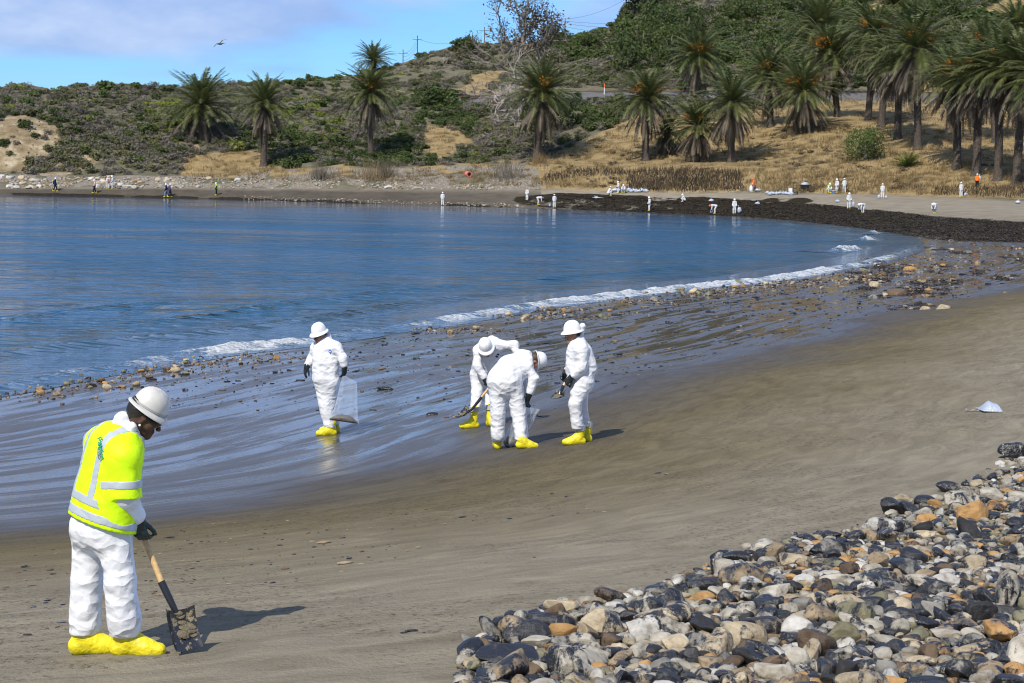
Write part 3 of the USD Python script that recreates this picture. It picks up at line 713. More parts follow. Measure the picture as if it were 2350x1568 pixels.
# the undercut bank hung with dark dead reeds
def bank(poly, n, name, label, hgt, mat='thatch', seed=9):
    R = np.random.default_rng(seed); P = []
    xs, ys = [p[0] for p in poly], [p[1] for p in poly]
    while len(P) < n:
        px, py = R.uniform(min(xs), max(xs)), R.uniform(min(ys), max(ys))
        if inside(poly, px, py): P.append(far_hit(px, py))
    P = np.array(P) + R.normal(size=(n, 3)) * [.1, .25, .1] + [0, -.35, 0]
    d = unit(R.normal(size=(n, 3)) * [.16, .16, .05] + [0, 0, 1]) * R.uniform(.5, 1.0, n)[:, None] * hgt
    w = np.stack([R.uniform(.02, .045, n), R.normal(size=n) * .02, R.normal(size=n) * .01], 1)
    v = np.stack([P - w, P + w, P + d + R.normal(size=(n, 3)) * .1], 1).reshape(-1, 3)
    obj(name, (v, np.arange(len(v)).reshape(-1, 3)), mat, kind='stuff', label=label, cat='reeds')


bank([(1440, 436), (1440, 395), (1560, 388), (1700, 396), (1704, 437), (1600, 440)], 2600, 'dead_reeds', 'dark dead reeds hanging over the undercut bank', 1.0, seed=9)
bank([(1240, 425), (1250, 405), (1340, 388), (1440, 392), (1440, 402), (1330, 405)], 700, 'dead_reeds', 'thin dark reed fringe along the bank edge left of the undercut', .7, seed=10)
bank([(2130, 446), (2150, 430), (2350, 430), (2370, 455), (2200, 450)], 900, 'dead_reeds', 'grey dead reed fringe at the foot of the right bank', .6, seed=11)
bank([(1720, 440), (1740, 395), (2100, 395), (2120, 444)], 1500, 'dry_grass_bank', 'golden dry grass hanging on the bank behind the resting workers', .8, 'straw', 12)


# ---- branching bare wood
def grow(R, p, d, L, r, depth, out, tips, wander=.35, up=.12, split=(2, 4), shrink=.68):
    n = 5
    pts = [p]
    for _ in range(n - 1):
        d = unit(d + R.normal(size=3) * wander * .35 + [0, 0, up * .3])
        pts.append(pts[-1] + d * L / (n - 1))
    out.append(tube(pts, np.linspace(r, r * .62, n), 5 if depth > 1 else 3))
    if depth == 0:
        tips.append((pts[-1], d)); return
    for _ in range(R.integers(*split)):
        k = R.integers(2, n)
        dd = unit(d + R.normal(size=3) * .75 + [0, 0, up])
        grow(R, pts[k], dd, L * shrink * R.uniform(.8, 1.15), r * .58, depth - 1, out, tips, wander, up, split, shrink)


def leaves_at(R, tips, n, rad, leaf, droop=0.0):
    k = R.integers(0, len(tips), n)
    c = np.array([t[0] for t in tips])[k] + R.normal(size=(n, 3)) * rad - [0, 0, droop]
    nrm = unit(R.normal(size=(n, 3)) + [0, 0, .4]); a = unit(np.cross(nrm, R.normal(size=(n, 3)))); b = np.cross(nrm, a)
    s = (leaf * R.uniform(.6, 1.4, n))[:, None]
    return quads(c, a * s, b * s * .5)


R = np.random.default_rng(71)
b0 = far_hit(1205, 268); s_pm = FPX / b0[1]
t = thing('eucalyptus_tree', 'tall half dead tree with bare pale limbs and sparse brown leaves above the railway', 'tree')
out, tips = [], []
top = lambda px, py: at_depth(px, py, b0[1])
tr = [b0 - [0, 0, .5], top(1212, 225), top(1208, 180), top(1190, 140), top(1200, 95)]
out.append(tube(tr, [.75, .6, .5, .42, .3], 7))
for px, py, dx, dz, L in ((1210, 190, .5, 1, 5.5), (1200, 165, -.8, .8, 7), (1190, 140, -.7, .7, 7), (1208, 185, -1, .35, 7.5), (1195, 120, .7, .9, 6.5), (1198, 105, .2, 1, 6.5), (1192, 130, .9, .5, 6), (1200, 95, -.3, 1, 6), (1200, 98, .5, 1, 5.5), (1205, 200, -1, .1, 8), (1210, 215, .9, .3, 5)):
    grow(R, top(px, py), unit(np.array([dx, R.normal() * .5, dz])), L * .80, .27, 3, out, tips, .55, .12, (3, 5))
obj('branches', cat_m(out), 'bark_grey', t)
hi = [x for x in tips if project(x[0])[1] < 165]
obj('foliage', cat_m([leaves_at(R, hi, 1500, .6, .24, .25), leaves_at(R, hi[::4], 1700, .55, .24, .2)]), 'leaf_gum', t)
# bare grey thicket in front of it
t = thing('bare_tree', 'leaning leafless grey tree with tangled pale twigs left of the tall palm', 'tree')
out, tips = [], []
b1 = far_hit(1225, 285)
for px, py, dx, dz in ((1222, 270, -1, .25), (1215, 262, -1, .5), (1205, 255, -1, .1), (1210, 262, -.8, .8), (1200, 250, -.9, .6), (1215, 268, -1, -.05), (1190, 240, -.6, 1)):
    grow(R, at_depth(px, py, b1[1] - 1.0), unit(np.array([dx, -.2 + R.normal() * .3, dz])), 4.6, .18, 3, out, tips, .6, .1, (3, 5), .68)
obj('branches', cat_m(out), 'dead_wood', t)
for k, (px, py) in enumerate(((1020, 150), (1105, 110), (1275, 140), (620, 165), (1640, 235), (2210, 70))):
    t = thing('bare_shrub', ['leafless pale shrub on the skyline slope left of the half dead tree', 'leafless pale shrub just under the half dead tree crown', 'leafless pale shrub right of the half dead tree', 'pale leafless shrub on the left hill crest', 'leafless grey shrub in the gap below the railway', 'leafless grey shrub high on the right slope'][k], 'shrub')
    out, tips = [], []; p = far_hit(px, py)
    for _ in range(6): grow(R, p, unit(R.normal(size=3) * .7 + [0, 0, 1]), 1.5, .06, 2, out, tips, .6, .2, (2, 4), .7)
    obj('branches', cat_m(out), 'dead_wood', t)


# ---- leafy trees on the upper slope
def tree(name, label, px, py, wpx, hpx, mat, n, seed, leaf=.3, group=None, lumps=22):
    R = np.random.default_rng(seed)
    base = far_hit(px, py); s = FPX / base[1]
    w, h = wpx / s / 2, hpx / s
    t = thing(name, label, 'tree', base, group=group)
    obj('trunk', cat_m([tube([[0, 0, -.5], [.1, .1, h * .3], [0, 0, h * .65]], [.28, .2, .1], 6)] + [tube([[0, 0, h * .2], [math.cos(a) * w * .5, math.sin(a) * w * .5, h * .6]], [.12, .05], 5) for a in (0.4, 2.1, 3.9, 5.2)]), 'bark_grey', t)
    th = R.uniform(0, 2 * np.pi, lumps); rr = np.sqrt(R.uniform(0, 1, lumps)) * .8
    lc = np.stack([np.cos(th) * rr * w, np.sin(th) * rr * w, (R.uniform(.12, .86, lumps)) * h * (1 - .25 * rr ** 2)], 1)
    lr = R.uniform(.18, .34, lumps) * w + .15 * h * R.uniform(.4, .8, lumps)
    k = R.integers(0, lumps, n); d = unit(R.normal(size=(n, 3)) + [0, 0, .25])
    c = lc[k] + d * (lr[k] * R.uniform(.6, 1.06, n))[:, None]
    nrm = unit(d + R.normal(size=(n, 3)) * .6 + [0, 0, .2]); a = unit(np.cross(nrm, R.normal(size=(n, 3)))); b = np.cross(nrm, a)
    sz = (leaf * R.uniform(.6, 1.4, n))[:, None]
    obj('crown', quads(c, a * sz, b * sz * .6), mat, t)


for k, (px, py, w, h, lab) in enumerate([(1440, 160, 110, 75, 'broad green tree lowest on the slope left of the railway palms'), (1475, 122, 120, 85, 'broad green tree in the middle of the upper clump'), (1540, 140, 110, 90, 'broad green tree at the right of the upper clump'),
        (1510, 75, 120, 70, 'broad green tree topping the upper clump'), (1580, 90, 90, 75, 'green tree between the clump and the utility pole'), (1270, 105, 80, 42, 'low green tree on the skyline right of the half dead tree'), (1345, 112, 80, 30, 'low dark green tree on the skyline slope'),
        (1065, 118, 70, 30, 'rounded dark green tree on the skyline beside the far utility pole'), (585, 188, 44, 32, 'small dark green tree at the left hill crest above the second palm'), (245, 205, 50, 14, 'low dark green bush tree on the far left skyline'),
        (1700, 45, 130, 60, 'green tree above the utility pole at the top of the slope'), (1830, 40, 100, 60, 'green tree behind the highest palms'), (1960, 48, 80, 50, 'dark green tree at the upper middle of the right slope'), (2160, 45, 120, 55, 'wide green tree beside the golden clearing at the top right'),
        (2290, 75, 90, 40, 'dark green tree below the golden clearing at the top right'), (1650, 150, 90, 55, 'green tree right of the upper clump behind the palms'), (1010, 238, 75, 34, 'green bush tree under the pale bank left of the railway')]):
    tree('green_tree', lab, px, py, w, h, 'leaf_tree' if k % 3 else 'leaf_green', 1500, 900 + k, .30)
tree('pine_tree', 'dark pine at the top edge where the slope meets the sky', 1475, 28, 90, 75, 'leaf_pine', 1700, 950, .28)
tree('shady_thicket', 'dark shaded thicket behind the tall palm under the railway', 1255, 300, 150, 95, 'leaf_tree', 2200, 951, .28)
# green creeper mound on the golden slope
tree('creeper_mound', 'low green creeper mound with pale dead stems on the golden slope', 1985, 368, 120, 78, 'leaf_green', 2600, 952, .16, lumps=34)


# ---- date palms
def frond_mesh(R, L, e0, droop, az, leaf=.62, nl=22, w=.10, vee=.5):
    n = 9; t = np.linspace(0, 1, n)
    e = e0 - droop * t ** 1.3
    ds = L / (n - 1)
    x = np.r_[0, np.cumsum(np.cos(e[:-1]) * ds)]; z = np.r_[0, np.cumsum(np.sin(e[:-1]) * ds)]
    ca, sa = math.cos(az), math.sin(az)
    P = np.stack([x * ca, x * sa, z], 1); side = np.array([-sa, ca, 0])
    T = unit(np.gradient(P, axis=0)); N = np.cross(T, side) * -1
    N = np.where(N[:, 2:] < 0, N, N)
    wd = np.linspace(.05, .012, n)[:, None]
    strip = np.stack([P - side * wd, P + side * wd], 1).reshape(-1, 3); f = grid_faces(n, 2)
    parts = [(strip, np.vstack([f[:, [0, 1, 2]], f[:, [0, 2, 3]]]))]
    tt = np.linspace(.12, .99, nl)
    c = np.stack([np.interp(tt, t, P[:, k]) for k in range(3)], 1); tg = unit(np.stack([np.interp(tt, t, T[:, k]) for k in range(3)], 1))
    nn = np.cross(tg, side)
    ll = leaf * np.sin(np.pi * np.clip(tt * .86 + .14, 0, 1)) ** .6 + .08
    for sg in (-1, 1):
        d = unit(side * sg * .78 + tg * .72 - nn * vee * .35 + R.normal(size=(nl, 3)) * .10) - [0, 0, .12]
        v = np.stack([c - tg * w * .5, c + tg * w * .5, c + d * ll[:, None]], 1).reshape(-1, 3)
        parts.append((v, np.arange(len(v)).reshape(-1, 3)))
    return cat_m(parts)


def make_crown(path, seed, skirt, fruit, nfr=78, up=0.0):
    R = np.random.default_rng(seed); g = 2.39996
    cnt = {}

    def add(nm, mesh, mat):
        k = cnt.get(nm, 0); cnt[nm] = k + 1
        m = usdkit.mesh(stage, f'{path}/{nm}' + (f'_{k:03d}' if k else ''), mesh, MAT(mat))
        if nm == 'fruit_stalk': tag(m, kind='stuff')
    for i in range(nfr):
        q = i / (nfr - 1)
        e0 = math.radians(86 - 98 * q ** .9 + R.normal() * 6 + up); L = 4.3 * (1.0 - .1 * abs(q - .5)) * R.uniform(.9, 1.06) * (.72 if q < .1 else 1)
        add('frond', frond_mesh(R, L, e0, math.radians(42 + 26 * q + R.normal() * 7), i * g + R.normal() * .1, .54, 22, .135), 'frond_green')
    for i in range(skirt):
        e0 = math.radians(R.uniform(-76, -22)); L = R.uniform(2.8, 4.3)
        m = frond_mesh(R, L, e0, math.radians(R.uniform(24, 50)), i * g + 1, .34, 18, .17, .9)
        add('dead_frond', (m[0] + [0, 0, -.4], m[1]), 'frond_dead')
    for i in range(fruit):
        a = R.uniform(0, 6.28); e = math.radians(R.uniform(25, 65)); d = np.array([math.cos(a) * math.cos(e), math.sin(a) * math.cos(e), math.sin(e)])
        tip = d * R.uniform(1.3, 1.8)
        n = 46; c = tip + R.normal(size=(n, 3)) * [.24, .24, .20] - [0, 0, .1]; nr = unit(R.normal(size=(n, 3))); aa = unit(np.cross(nr, R.normal(size=(n, 3)))); bb = np.cross(nr, aa)
        st = tube([d * .2, tip], [.05, .03], 4)
        add('fruit_stalk', cat_m([quads(c, aa * .10, bb * .07), st]), 'fruit_orange')


CROWNS = []
for k, (sk, fr, nf) in enumerate([(12, 0, 92), (48, 5, 86), (66, 0, 80), (34, 6, 90), (56, 7, 82)]):
    c = stage.CreateClassPrim(f'/_palm_crown_{k}'); make_crown(f'/_palm_crown_{k}', 300 + k, sk, fr, nf); CROWNS.append(c.GetPath())


def palm_trunk(h, r, seed):
    R = np.random.default_rng(seed)
    nr, nc = max(int(h / .16), 8), 18
    z = np.linspace(-.6, h + .5, nr); a = np.arange(nc) * 2 * np.pi / nc
    prof = r * np.interp(z, [-.6, 0, .5, 1.4, h - 2.2, h - 1.2, h - .2, h + .5], [1.75, 1.55, 1.22, 1.05, 1.0, 1.1, 1.32, .7])
    zz, aa = np.meshgrid(z, a, indexing='ij')
    bump = .07 * np.sin(aa * 9 + zz * 9) * np.sin(aa * 9 - zz * 9) + R.normal(size=zz.shape) * .025
    rr = prof[:, None] * (1 + bump)
    lean = R.normal(size=2) * .012 * h
    cx = lean[0] * np.sin(zz / h * 2.2); cy = lean[1] * np.sin(zz / h * 2)
    v = np.stack([rr * np.cos(aa) + cx, rr * np.sin(aa) + cy, zz], -1).reshape(-1, 3)
    return (v, grid_faces(nr, nc, True)), np.array([cx[-1, 0], cy[-1, 0], h])


# (crown column, crown row, foot column, foot row, crown width, kind of crown, what sets it apart)
PALMS = [(462, 238, 462, 318, 128, 0, 'leftmost date palm standing against the brushy hill with a thick short trunk'),
         (607, 232, 605, 382, 104, 2, 'date palm with a grey skirt of dead fronds rising from the golden clearing'),
         (852, 208, 852, 366, 106, 3, 'slender date palm with orange fruit standing alone in the brush'),
         (857, 134, 857, 168, 68, 0, 'small distant date palm peeping over the hill crest'),
         (1242, 210, 1230, 369, 138, 3, 'large date palm in front of the half dead tree with orange fruit'),
         (1485, 222, 1481, 369, 124, 3, 'date palm at the left end of the golden slope with spiky separate fronds'),
         (1606, 125, 1604, 222, 112, 1, 'date palm on the railway level behind the slope palms'),
         (1680, 232, 1678, 374, 124, 2, 'date palm with a wide grey skirt on the golden slope foot'),
         (1602, 284, 1614, 372, 108, 1, 'low bushy date palm tucked behind the wide skirted palm'),
         (1764, 168, 1768, 292, 112, 1, 'date palm with hanging brown fronds at the top of the golden slope'),
         (1843, 205, 1842, 306, 128, 1, 'short broad date palm with a cape of drooping fronds on the slope crest'),
         (1880, 55, 1888, 224, 132, 0, 'highest date palm at the back of the right hand grove'),
         (1905, 118, 1922, 268, 128, 4, 'date palm with orange fruit below the highest crown'),
         (2008, 76, 1992, 276, 128, 1, 'tall date palm standing left of the big central crown'),
         (2035, 128, 2022, 292, 112, 2, 'date palm half hidden between two taller crowns'),
         (2100, 108, 2106, 342, 162, 4, 'biggest date palm of the grove with orange fruit and a long bare trunk'),
         (2062, 150, 2060, 320, 110, 2, 'date palm close behind the biggest palm with a shaggy trunk'),
         (2196, 180, 2196, 384, 146, 4, 'date palm at the left of the beach end grove'),
         (2240, 172, 2240, 402, 140, 1, 'date palm second in the beach end grove'),
         (2296, 150, 2290, 415, 150, 4, 'date palm third in the beach end grove with drooping brown fronds'),
         (2350, 155, 2332, 422, 165, 2, 'large date palm cut by the right edge of the picture'),
         (2268, 110, 2285, 330, 120, 4, 'date palm behind the beach end grove'),
         (2052, 8, 2052, 60, 110, 1, 'date palm high on the slope at the top edge of the picture'),
         (1530, 300, 1532, 352, 70, 2, 'low shaggy date palm in the shade on the golden slope'),
         (2420, 190, 2410, 440, 165, 1, 'large date palm just beyond the right edge'),
         (2336, 60, 2345, 250, 110, 0, 'date palm crown at the back right edge of the grove')]
for k, (cx, cy, bx, by, w, kind, lab) in enumerate(PALMS):
    base = far_hit(bx, by); s = FPX / base[1]
    base = base - [0, 0, .1]
    crown = at_depth(cx, cy + 6, base[1])
    h = max(crown[2] - base[2], 1.2); sc = w / s / 5.05
    t = thing('palm_tree', lab + ('' if len(lab.split()) > 5 else ' behind the beach'), 'palm tree', base, group='date palms behind the beach')
    tm, tip = palm_trunk(h, .43 * max(.8, min(sc, 1.15)) * (1.0 if k not in (2,) else .85), 700 + k)
    sh = np.array([crown[0] - base[0], 0, 0])
    v, f = tm; q = np.clip(v[:, 2] / h, 0, 1)[:, None] ** 1.2
    obj('trunk', (v + sh * q, f), 'bark_palm', t, smooth=True)
    c = UsdGeom.Xform.Define(stage, f'{t.GetPath()}/crown')
    c.AddTranslateOp().Set(Gf.Vec3d(*map(float, tip + sh))); c.AddRotateZOp().Set(float(k * 77 % 360)); c.AddScaleOp().Set(Gf.Vec3f(float(sc)))
    c.GetPrim().GetReferences().AddInternalReference(CROWNS[kind]); c.GetPrim().SetInstanceable(True)
# young trunkless palm
R = np.random.default_rng(5)
yp = far_hit(2082, 384); t = thing('young_palm', 'young trunkless bright green palm on the lower slope', 'palm tree', yp)
for i in range(34):
    m = frond_mesh(R, 2.9 * R.uniform(.75, 1.05), math.radians(R.uniform(22, 82)), math.radians(R.uniform(45, 75)), i * 2.4, .5, 18, .10)
    obj('frond', m, 'leaf_lime' if i % 3 == 0 else 'leaf_green', t)
# reed clumps with feathery tops on the bank
for k, (px, py, w, h, lab) in enumerate([(735, 412, 34, 52, 'tall pale reed clump on the bank below the second palm'), (860, 412, 60, 60, 'wide pale reed clump at the foot of the slender palm'), (1163, 410, 52, 66, 'tall feathery reed clump on the bank left of the big palm'),
                                         (1240, 375, 24, 30, 'small round dry reed clump at the big palm foot'), (885, 405, 24, 46, 'narrow reed clump right of the slender palm')]):
    p = far_hit(px, py); s = FPX / p[1]
    tag(obj('reed_clump', (lambda m: (m[0] + p, m[1]))(tuft(170, 60 + k, h / s, .035, w / s * .8, .28)), 'straw' if k % 2 else 'leaf_grey'), lab, 'reeds', 'reed clumps on the bank')
# ------------------------------------------------------------------ people and what they hold
mk('coverall_white', {
    'g': ('geometry', {}), 'w': ('noise_texture', {'scale': 6.0, 'detail': 2.0}), 'wm': ('vector_math', {'math_type': 'multiply_add', 'vector2': (.16, .16, .16)}),
    'mp': ('mapping', {'scale': (1.0, 1.0, 1.7), 'rotation': (.3, .5, .2)}), 'v': ('voronoi_texture', {'scale': 7.5, 'feature': 'f1'}), 'n': ('noise_texture', {'scale': 34.0, 'detail': 4.0}),
    'hh': ('math', {'math_type': 'multiply_add', 'value2': .16}), 'b': ('bump', {'strength': .55, 'distance': .035}), 'dn': ('noise_texture', {'scale': 3.4, 'detail': 7.0, 'roughness': .7}),
    'dr': ('rgb_ramp', {'ramp': [(.28, (.46, .45, .42)), (.40, (.60, .605, .615)), (1, (.63, .64, .655))]}), 'p': ('principled_bsdf', {'roughness': .68, 'specular_ior_level': .15})},
   [('g.position', 'w.vector'), ('w.color', 'wm.vector1'), ('g.position', 'wm.vector3'), ('wm.vector', 'mp.vector'), ('mp.vector', 'v.vector'), ('g.position', 'n.vector'), ('n.fac', 'hh.value1'), ('v.distance', 'hh.value3'), ('hh.value', 'b.height'),
    ('b.normal', 'p.normal'), ('g.position', 'dn.vector'), ('dn.fac', 'dr.fac'), ('dr.color', 'p.base_color')])
plain('hat_white', (.68, .68, .67), .28, .5, vary=(9, .05))
plain('hat_worn', (.47, .455, .415), .4, .45, vary=(14, .10))
plain('hat_orange', (.70, .09, .02), .35); plain('hat_blue', (.05, .14, .5), .35)
plain('band_grey', (.28, .28, .27), .6)
plain('boot_yellow', (.66, .56, .014), .42, .45, vary=(9, .26), bump=(18, .7, .02))
plain('sole_dark', (.22, .16, .02), .8)
plain('coverall_far', (.50, .51, .52), .7, .15)
plain('glove_black', (.010, .014, .014), .22, .6, bump=(40, .3, .006))
plain('glove_green', (.006, .020, .018), .20, .6, bump=(40, .3, .006))
plain('tape_silver', (.34, .36, .38), .4, .6)
plain('vest_lime', (.56, .86, .006), .6, .25, bump=(26, .25, .012), emission_strength=0.0)
plain('vest_orange', (.85, .16, .02), .6, .25)
plain('vest_green', (.30, .70, .02), .6, .25)
plain('reflective', (.36, .40, .43), .42, .5, bump=(60, .2, .004))
plain('skin_dark', (.060, .026, .016), .45, .5, vary=(18, .2))
plain('skin_tan', (.30, .145, .085), .5, .4, vary=(18, .15))
plain('hair_black', (.012, .009, .008), .5, .4, bump=(90, .6, .01))
plain('hair_brown', (.050, .028, .016), .5, .4, bump=(90, .6, .01))
plain('lens_dark', (.008, .008, .009), .08, .6)
plain('eye_white', (.7, .68, .64), .3); plain('ear_stud', (.85, .85, .82), .1, .8)
plain('rust', (.11, .055, .035), .7, .3)
plain('navy', (.014, .018, .045), .8, .2); plain('jeans_blue', (.10, .17, .33), .8, .2); plain('shirt_tan', (.52, .34, .25), .8, .2); plain('purple', (.07, .03, .09), .7); plain('black_cloth', (.014, .014, .016), .8, .2)
plain('pack_red', (.62, .17, .15), .7)
plain('logo_green', (.012, .26, .14), .6); plain('logo_orange', (.75, .28, .03), .6); plain('logo_blue', (.04, .16, .50), .5); plain('logo_navy', (.010, .025, .085), .5); plain('logo_white', (.75, .80, .88), .5)
mk('shovel_wood', {'g': ('geometry', {}), 'n': ('noise_texture', {'scale': 30, 'detail': 3.0}), 'r': ('rgb_ramp', {'ramp': [(.3, (.46, .28, .11)), (.7, (.66, .45, .21))]}), 'p': ('principled_bsdf', {'roughness': .42})},
   [('g.position', 'n.vector'), ('n.fac', 'r.fac'), ('r.color', 'p.base_color')])
mk('shovel_steel', {'g': ('geometry', {}), 'n': ('noise_texture', {'scale': 22, 'detail': 6.0, 'roughness': .7}), 'm': ('map_range', {'from_min': .54, 'from_max': .60, 'to_min': 0, 'to_max': 1, 'clamp': True}),
                    'c': ('mix_color', {'a': (.016, .017, .020), 'b': (.22, .18, .10)}), 'ro': ('mix_float', {'a': .24, 'b': .85}), 'p': ('principled_bsdf', {'specular_ior_level': .7})},
   [('g.position', 'n.vector'), ('n.fac', 'm.value'), ('m.result', 'c.fac'), ('c.result', 'p.base_color'), ('m.result', 'ro.fac'), ('ro.result', 'p.roughness')])
plain('socket_black', (.014, .014, .016), .25, .6)
plain('wet_sand_lump', (.135, .115, .075), .75, .2, vary=(40, .3), bump=(60, .6, .02))
plain('sack_sand', (.085, .066, .040), .5, .4, vary=(25, .35), bump=(40, .5, .02))
mk('clear_plastic', {'f': ('layer_weight', {'blend': .32}), 'g': ('geometry', {}), 'n': ('noise_texture', {'scale': 9, 'detail': 3.0}), 'b': ('bump', {'strength': .7, 'distance': .03}),
                     'm': ('map_range', {'from_min': 0, 'from_max': 1, 'to_min': .09, 'to_max': .62}), 't': ('transparent_bsdf', {'color': (.93, .95, .97)}), 'd': ('principled_bsdf', {'base_color': (.72, .77, .84), 'roughness': .16, 'specular_ior_level': .8}), 'mix': ('mix_closure', {})},
   [('g.position', 'n.vector'), ('n.fac', 'b.height'), ('b.normal', 'd.normal'), ('b.normal', 'f.normal'), ('f.facing', 'm.value'), ('m.result', 'mix.fac'), ('t.BSDF', 'mix.closure1'), ('d.BSDF', 'mix.closure2')], surface='mix.closure')
plain('milky_plastic', (.34, .38, .45), .22, .6, bump=(16, .8, .04))


# ---- distance fields and their skins
def rc(P, a, b, ra, rb):
    a, b = np.asarray(a, np.float32), np.asarray(b, np.float32)
    ba = b - a; h = np.clip(((P - a) @ ba) / max(float(ba @ ba), 1e-9), 0, 1)
    return np.linalg.norm(P - a - h[:, None] * ba, axis=1) - (ra + (rb - ra) * h)


def smin(a, b, k):
    h = np.clip(.5 + .5 * (b - a) / k, 0, 1)
    return b + (a - b) * h - k * h * (1 - h)


def blend(P, prims, k=.03):
    d = None
    for q in prims:
        if len(q) == 5: a, b, ra, rb, kk = *q[:4], q[4]
        else: (a, b, ra, rb), kk = q, k
        e = rc(P, a, b, ra, rb)
        d = e if d is None else smin(d, e, kk)
    return d


def bounds(prims, pad=.06):
    lo = np.min([np.minimum(np.asarray(q[0]) - q[2], np.asarray(q[1]) - q[3]) for q in prims], 0) - pad
    hi = np.max([np.maximum(np.asarray(q[0]) + q[2], np.asarray(q[1]) + q[3]) for q in prims], 0) + pad
    return lo, hi


def nets(f, lo, hi, h):
    """surface nets of the zero set of f in the box"""
    n = np.maximum(np.ceil((np.asarray(hi) - lo) / h).astype(int) + 1, 4)
    nc = (n + 2) // 4 + 1
    Gc = np.stack(np.meshgrid(*[lo[k] + 4 * h * np.arange(nc[k]) for k in range(3)], indexing='ij'), -1).astype(np.float32)
    Dc = f(Gc.reshape(-1, 3)).reshape(nc)
    D = Dc[np.ix_(*[(np.arange(n[k]) + 2) // 4 for k in range(3)])].astype(np.float32)
    near = np.argwhere(np.abs(D) < 4.6 * h + .012)
    D[tuple(near.T)] = f((near * h + lo).astype(np.float32))
    D[[0, -1]] = np.maximum(D[[0, -1]], h * .3); D[:, [0, -1]] = np.maximum(D[:, [0, -1]], h * .3); D[:, :, [0, -1]] = np.maximum(D[:, :, [0, -1]], h * .3)
    S = D < 0
    m = n - 1
    acc, cnt = np.zeros((*m, 3)), np.zeros(m)
    corner = lambda A, c: A[c[0]:c[0] + m[0], c[1]:c[1] + m[1], c[2]:c[2] + m[2]]
    C = [(i, j, k) for i in (0, 1) for j in (0, 1) for k in (0, 1)]
    for a in C:
        for ax_ in range(3):
            if a[ax_]: continue
            b = tuple(1 if q == ax_ else a[q] for q in range(3))
            da, db = corner(D, a), corner(D, b)
            x = (da < 0) != (db < 0)
            t = np.where(x, da / np.where(x, da - db, 1), 0)
            for q in range(3): acc[..., q] += x * (a[q] + (t if q == ax_ else 0))
            cnt += x
    act = cnt > 0
    idx = -np.ones(m, int); idx[act] = np.arange(act.sum())
    V = (np.argwhere(act) + acc[act] / cnt[act][:, None]) * h + lo
    F = []
    for ax_ in range(3):
        u, v = (ax_ + 1) % 3, (ax_ + 2) % 3
        sl0 = [slice(1, m[q]) for q in range(3)]; sl0[ax_] = slice(0, m[ax_])
        A = S[tuple(sl0)]
        sl1 = list(sl0); sl1[ax_] = slice(1, m[ax_] + 1)
        B = S[tuple(sl1)]
        for cond, flip in ((A & ~B, False), (~A & B, True)):
            p = np.argwhere(cond)
            if not len(p): continue
            p = p + [0 if q == ax_ else 1 for q in range(3)]
            e = np.eye(3, dtype=int)
            q4 = [idx[tuple((p - o).T)] for o in (e[u] + e[v], e[v], 0 * e[u], e[u])]
            q4 = np.stack(q4, 1)
            F.append(q4[:, ::-1] if flip else q4)
    return V, np.vstack(F)


def skin(prims, h, k=.03, mod=None, pad=.06):
    lo, hi = bounds(prims, pad)
    return nets(lambda P: (lambda d: mod(P, d) if mod else d)(blend(P, prims, k)), lo, hi, h)


def folds(P, amp, sc=(7, 7, 15), seed=0):
    """creases of loose cloth: thin valleys in clusters"""
    Q = P @ np.array([[.92, .1, .38], [-.1, 1, .15], [-.36, -.2, .92]])
    n = meshkit.noise(Q * np.array(sc), seed); n2 = meshkit.noise((P @ np.array([[.9, 0, -.45], [0, 1, .2], [.42, -.2, .9]])) * np.array(sc) * 1.9 + 7, seed + 1)
    m = meshkit.noise(P * 3.1, seed + 2)
    return amp * .62 * (.15 + 1.3 * m) * ((1 - np.abs(2 * n - 1)) ** 6 - .12) + amp * .40 * (1.2 - m) * ((1 - np.abs(2 * n2 - 1)) ** 5 - .14)


V3 = lambda *a: np.array(a, float)


def hat_mesh(L=.128, W=.112, H=.148, brim=.034):
    """full brim hard hat, opening at z = 0, brow towards +x"""
    prof = [(.02, .999), (.22, .985), (.45, .93), (.66, .82), (.82, .66), (.93, .44), (.985, .20), (1.0, .07), (1.03, .02)]
    na = 40; a = np.arange(na) * 2 * np.pi / na
    rows = []
    for q, z in prof:
        x, y = q * L * np.cos(a), q * W * np.sin(a)
        ridge = .010 * np.exp(-(y / .012) ** 2) + .006 * np.exp(-((np.abs(y) - .045) / .012) ** 2)
        rows.append(np.stack([x, y, z * H + ridge * (z > .12) * (z < 1.1)], 1))
    for e, z in ((.4, .004), (.92, -.012), (1.0, -.018), (1.0, -.024), (.9, -.022), (.3, -.006)):
        w = brim * (1 + .25 * np.cos(a))
        rows.append(np.stack([(L + e * w) * np.cos(a), (W + e * brim) * np.sin(a), np.full(na, z) - .012 * e * np.cos(a)], 1))
    for q, z in ((.95, .03), (.85, .5), (.4, .86), (.02, .93)):
        rows.append(np.stack([q * L * np.cos(a), q * W * np.sin(a), np.full(na, z * H)], 1))
    v = np.vstack(rows)
    return v, grid_faces(len(rows), na, True)[:, ::-1]


def frame(fwd, up):
    u = unit(np.asarray(up, float)); f = np.asarray(fwd, float); f = unit(f - u * (f @ u)); return np.stack([f, np.cross(u, f), u], 1)


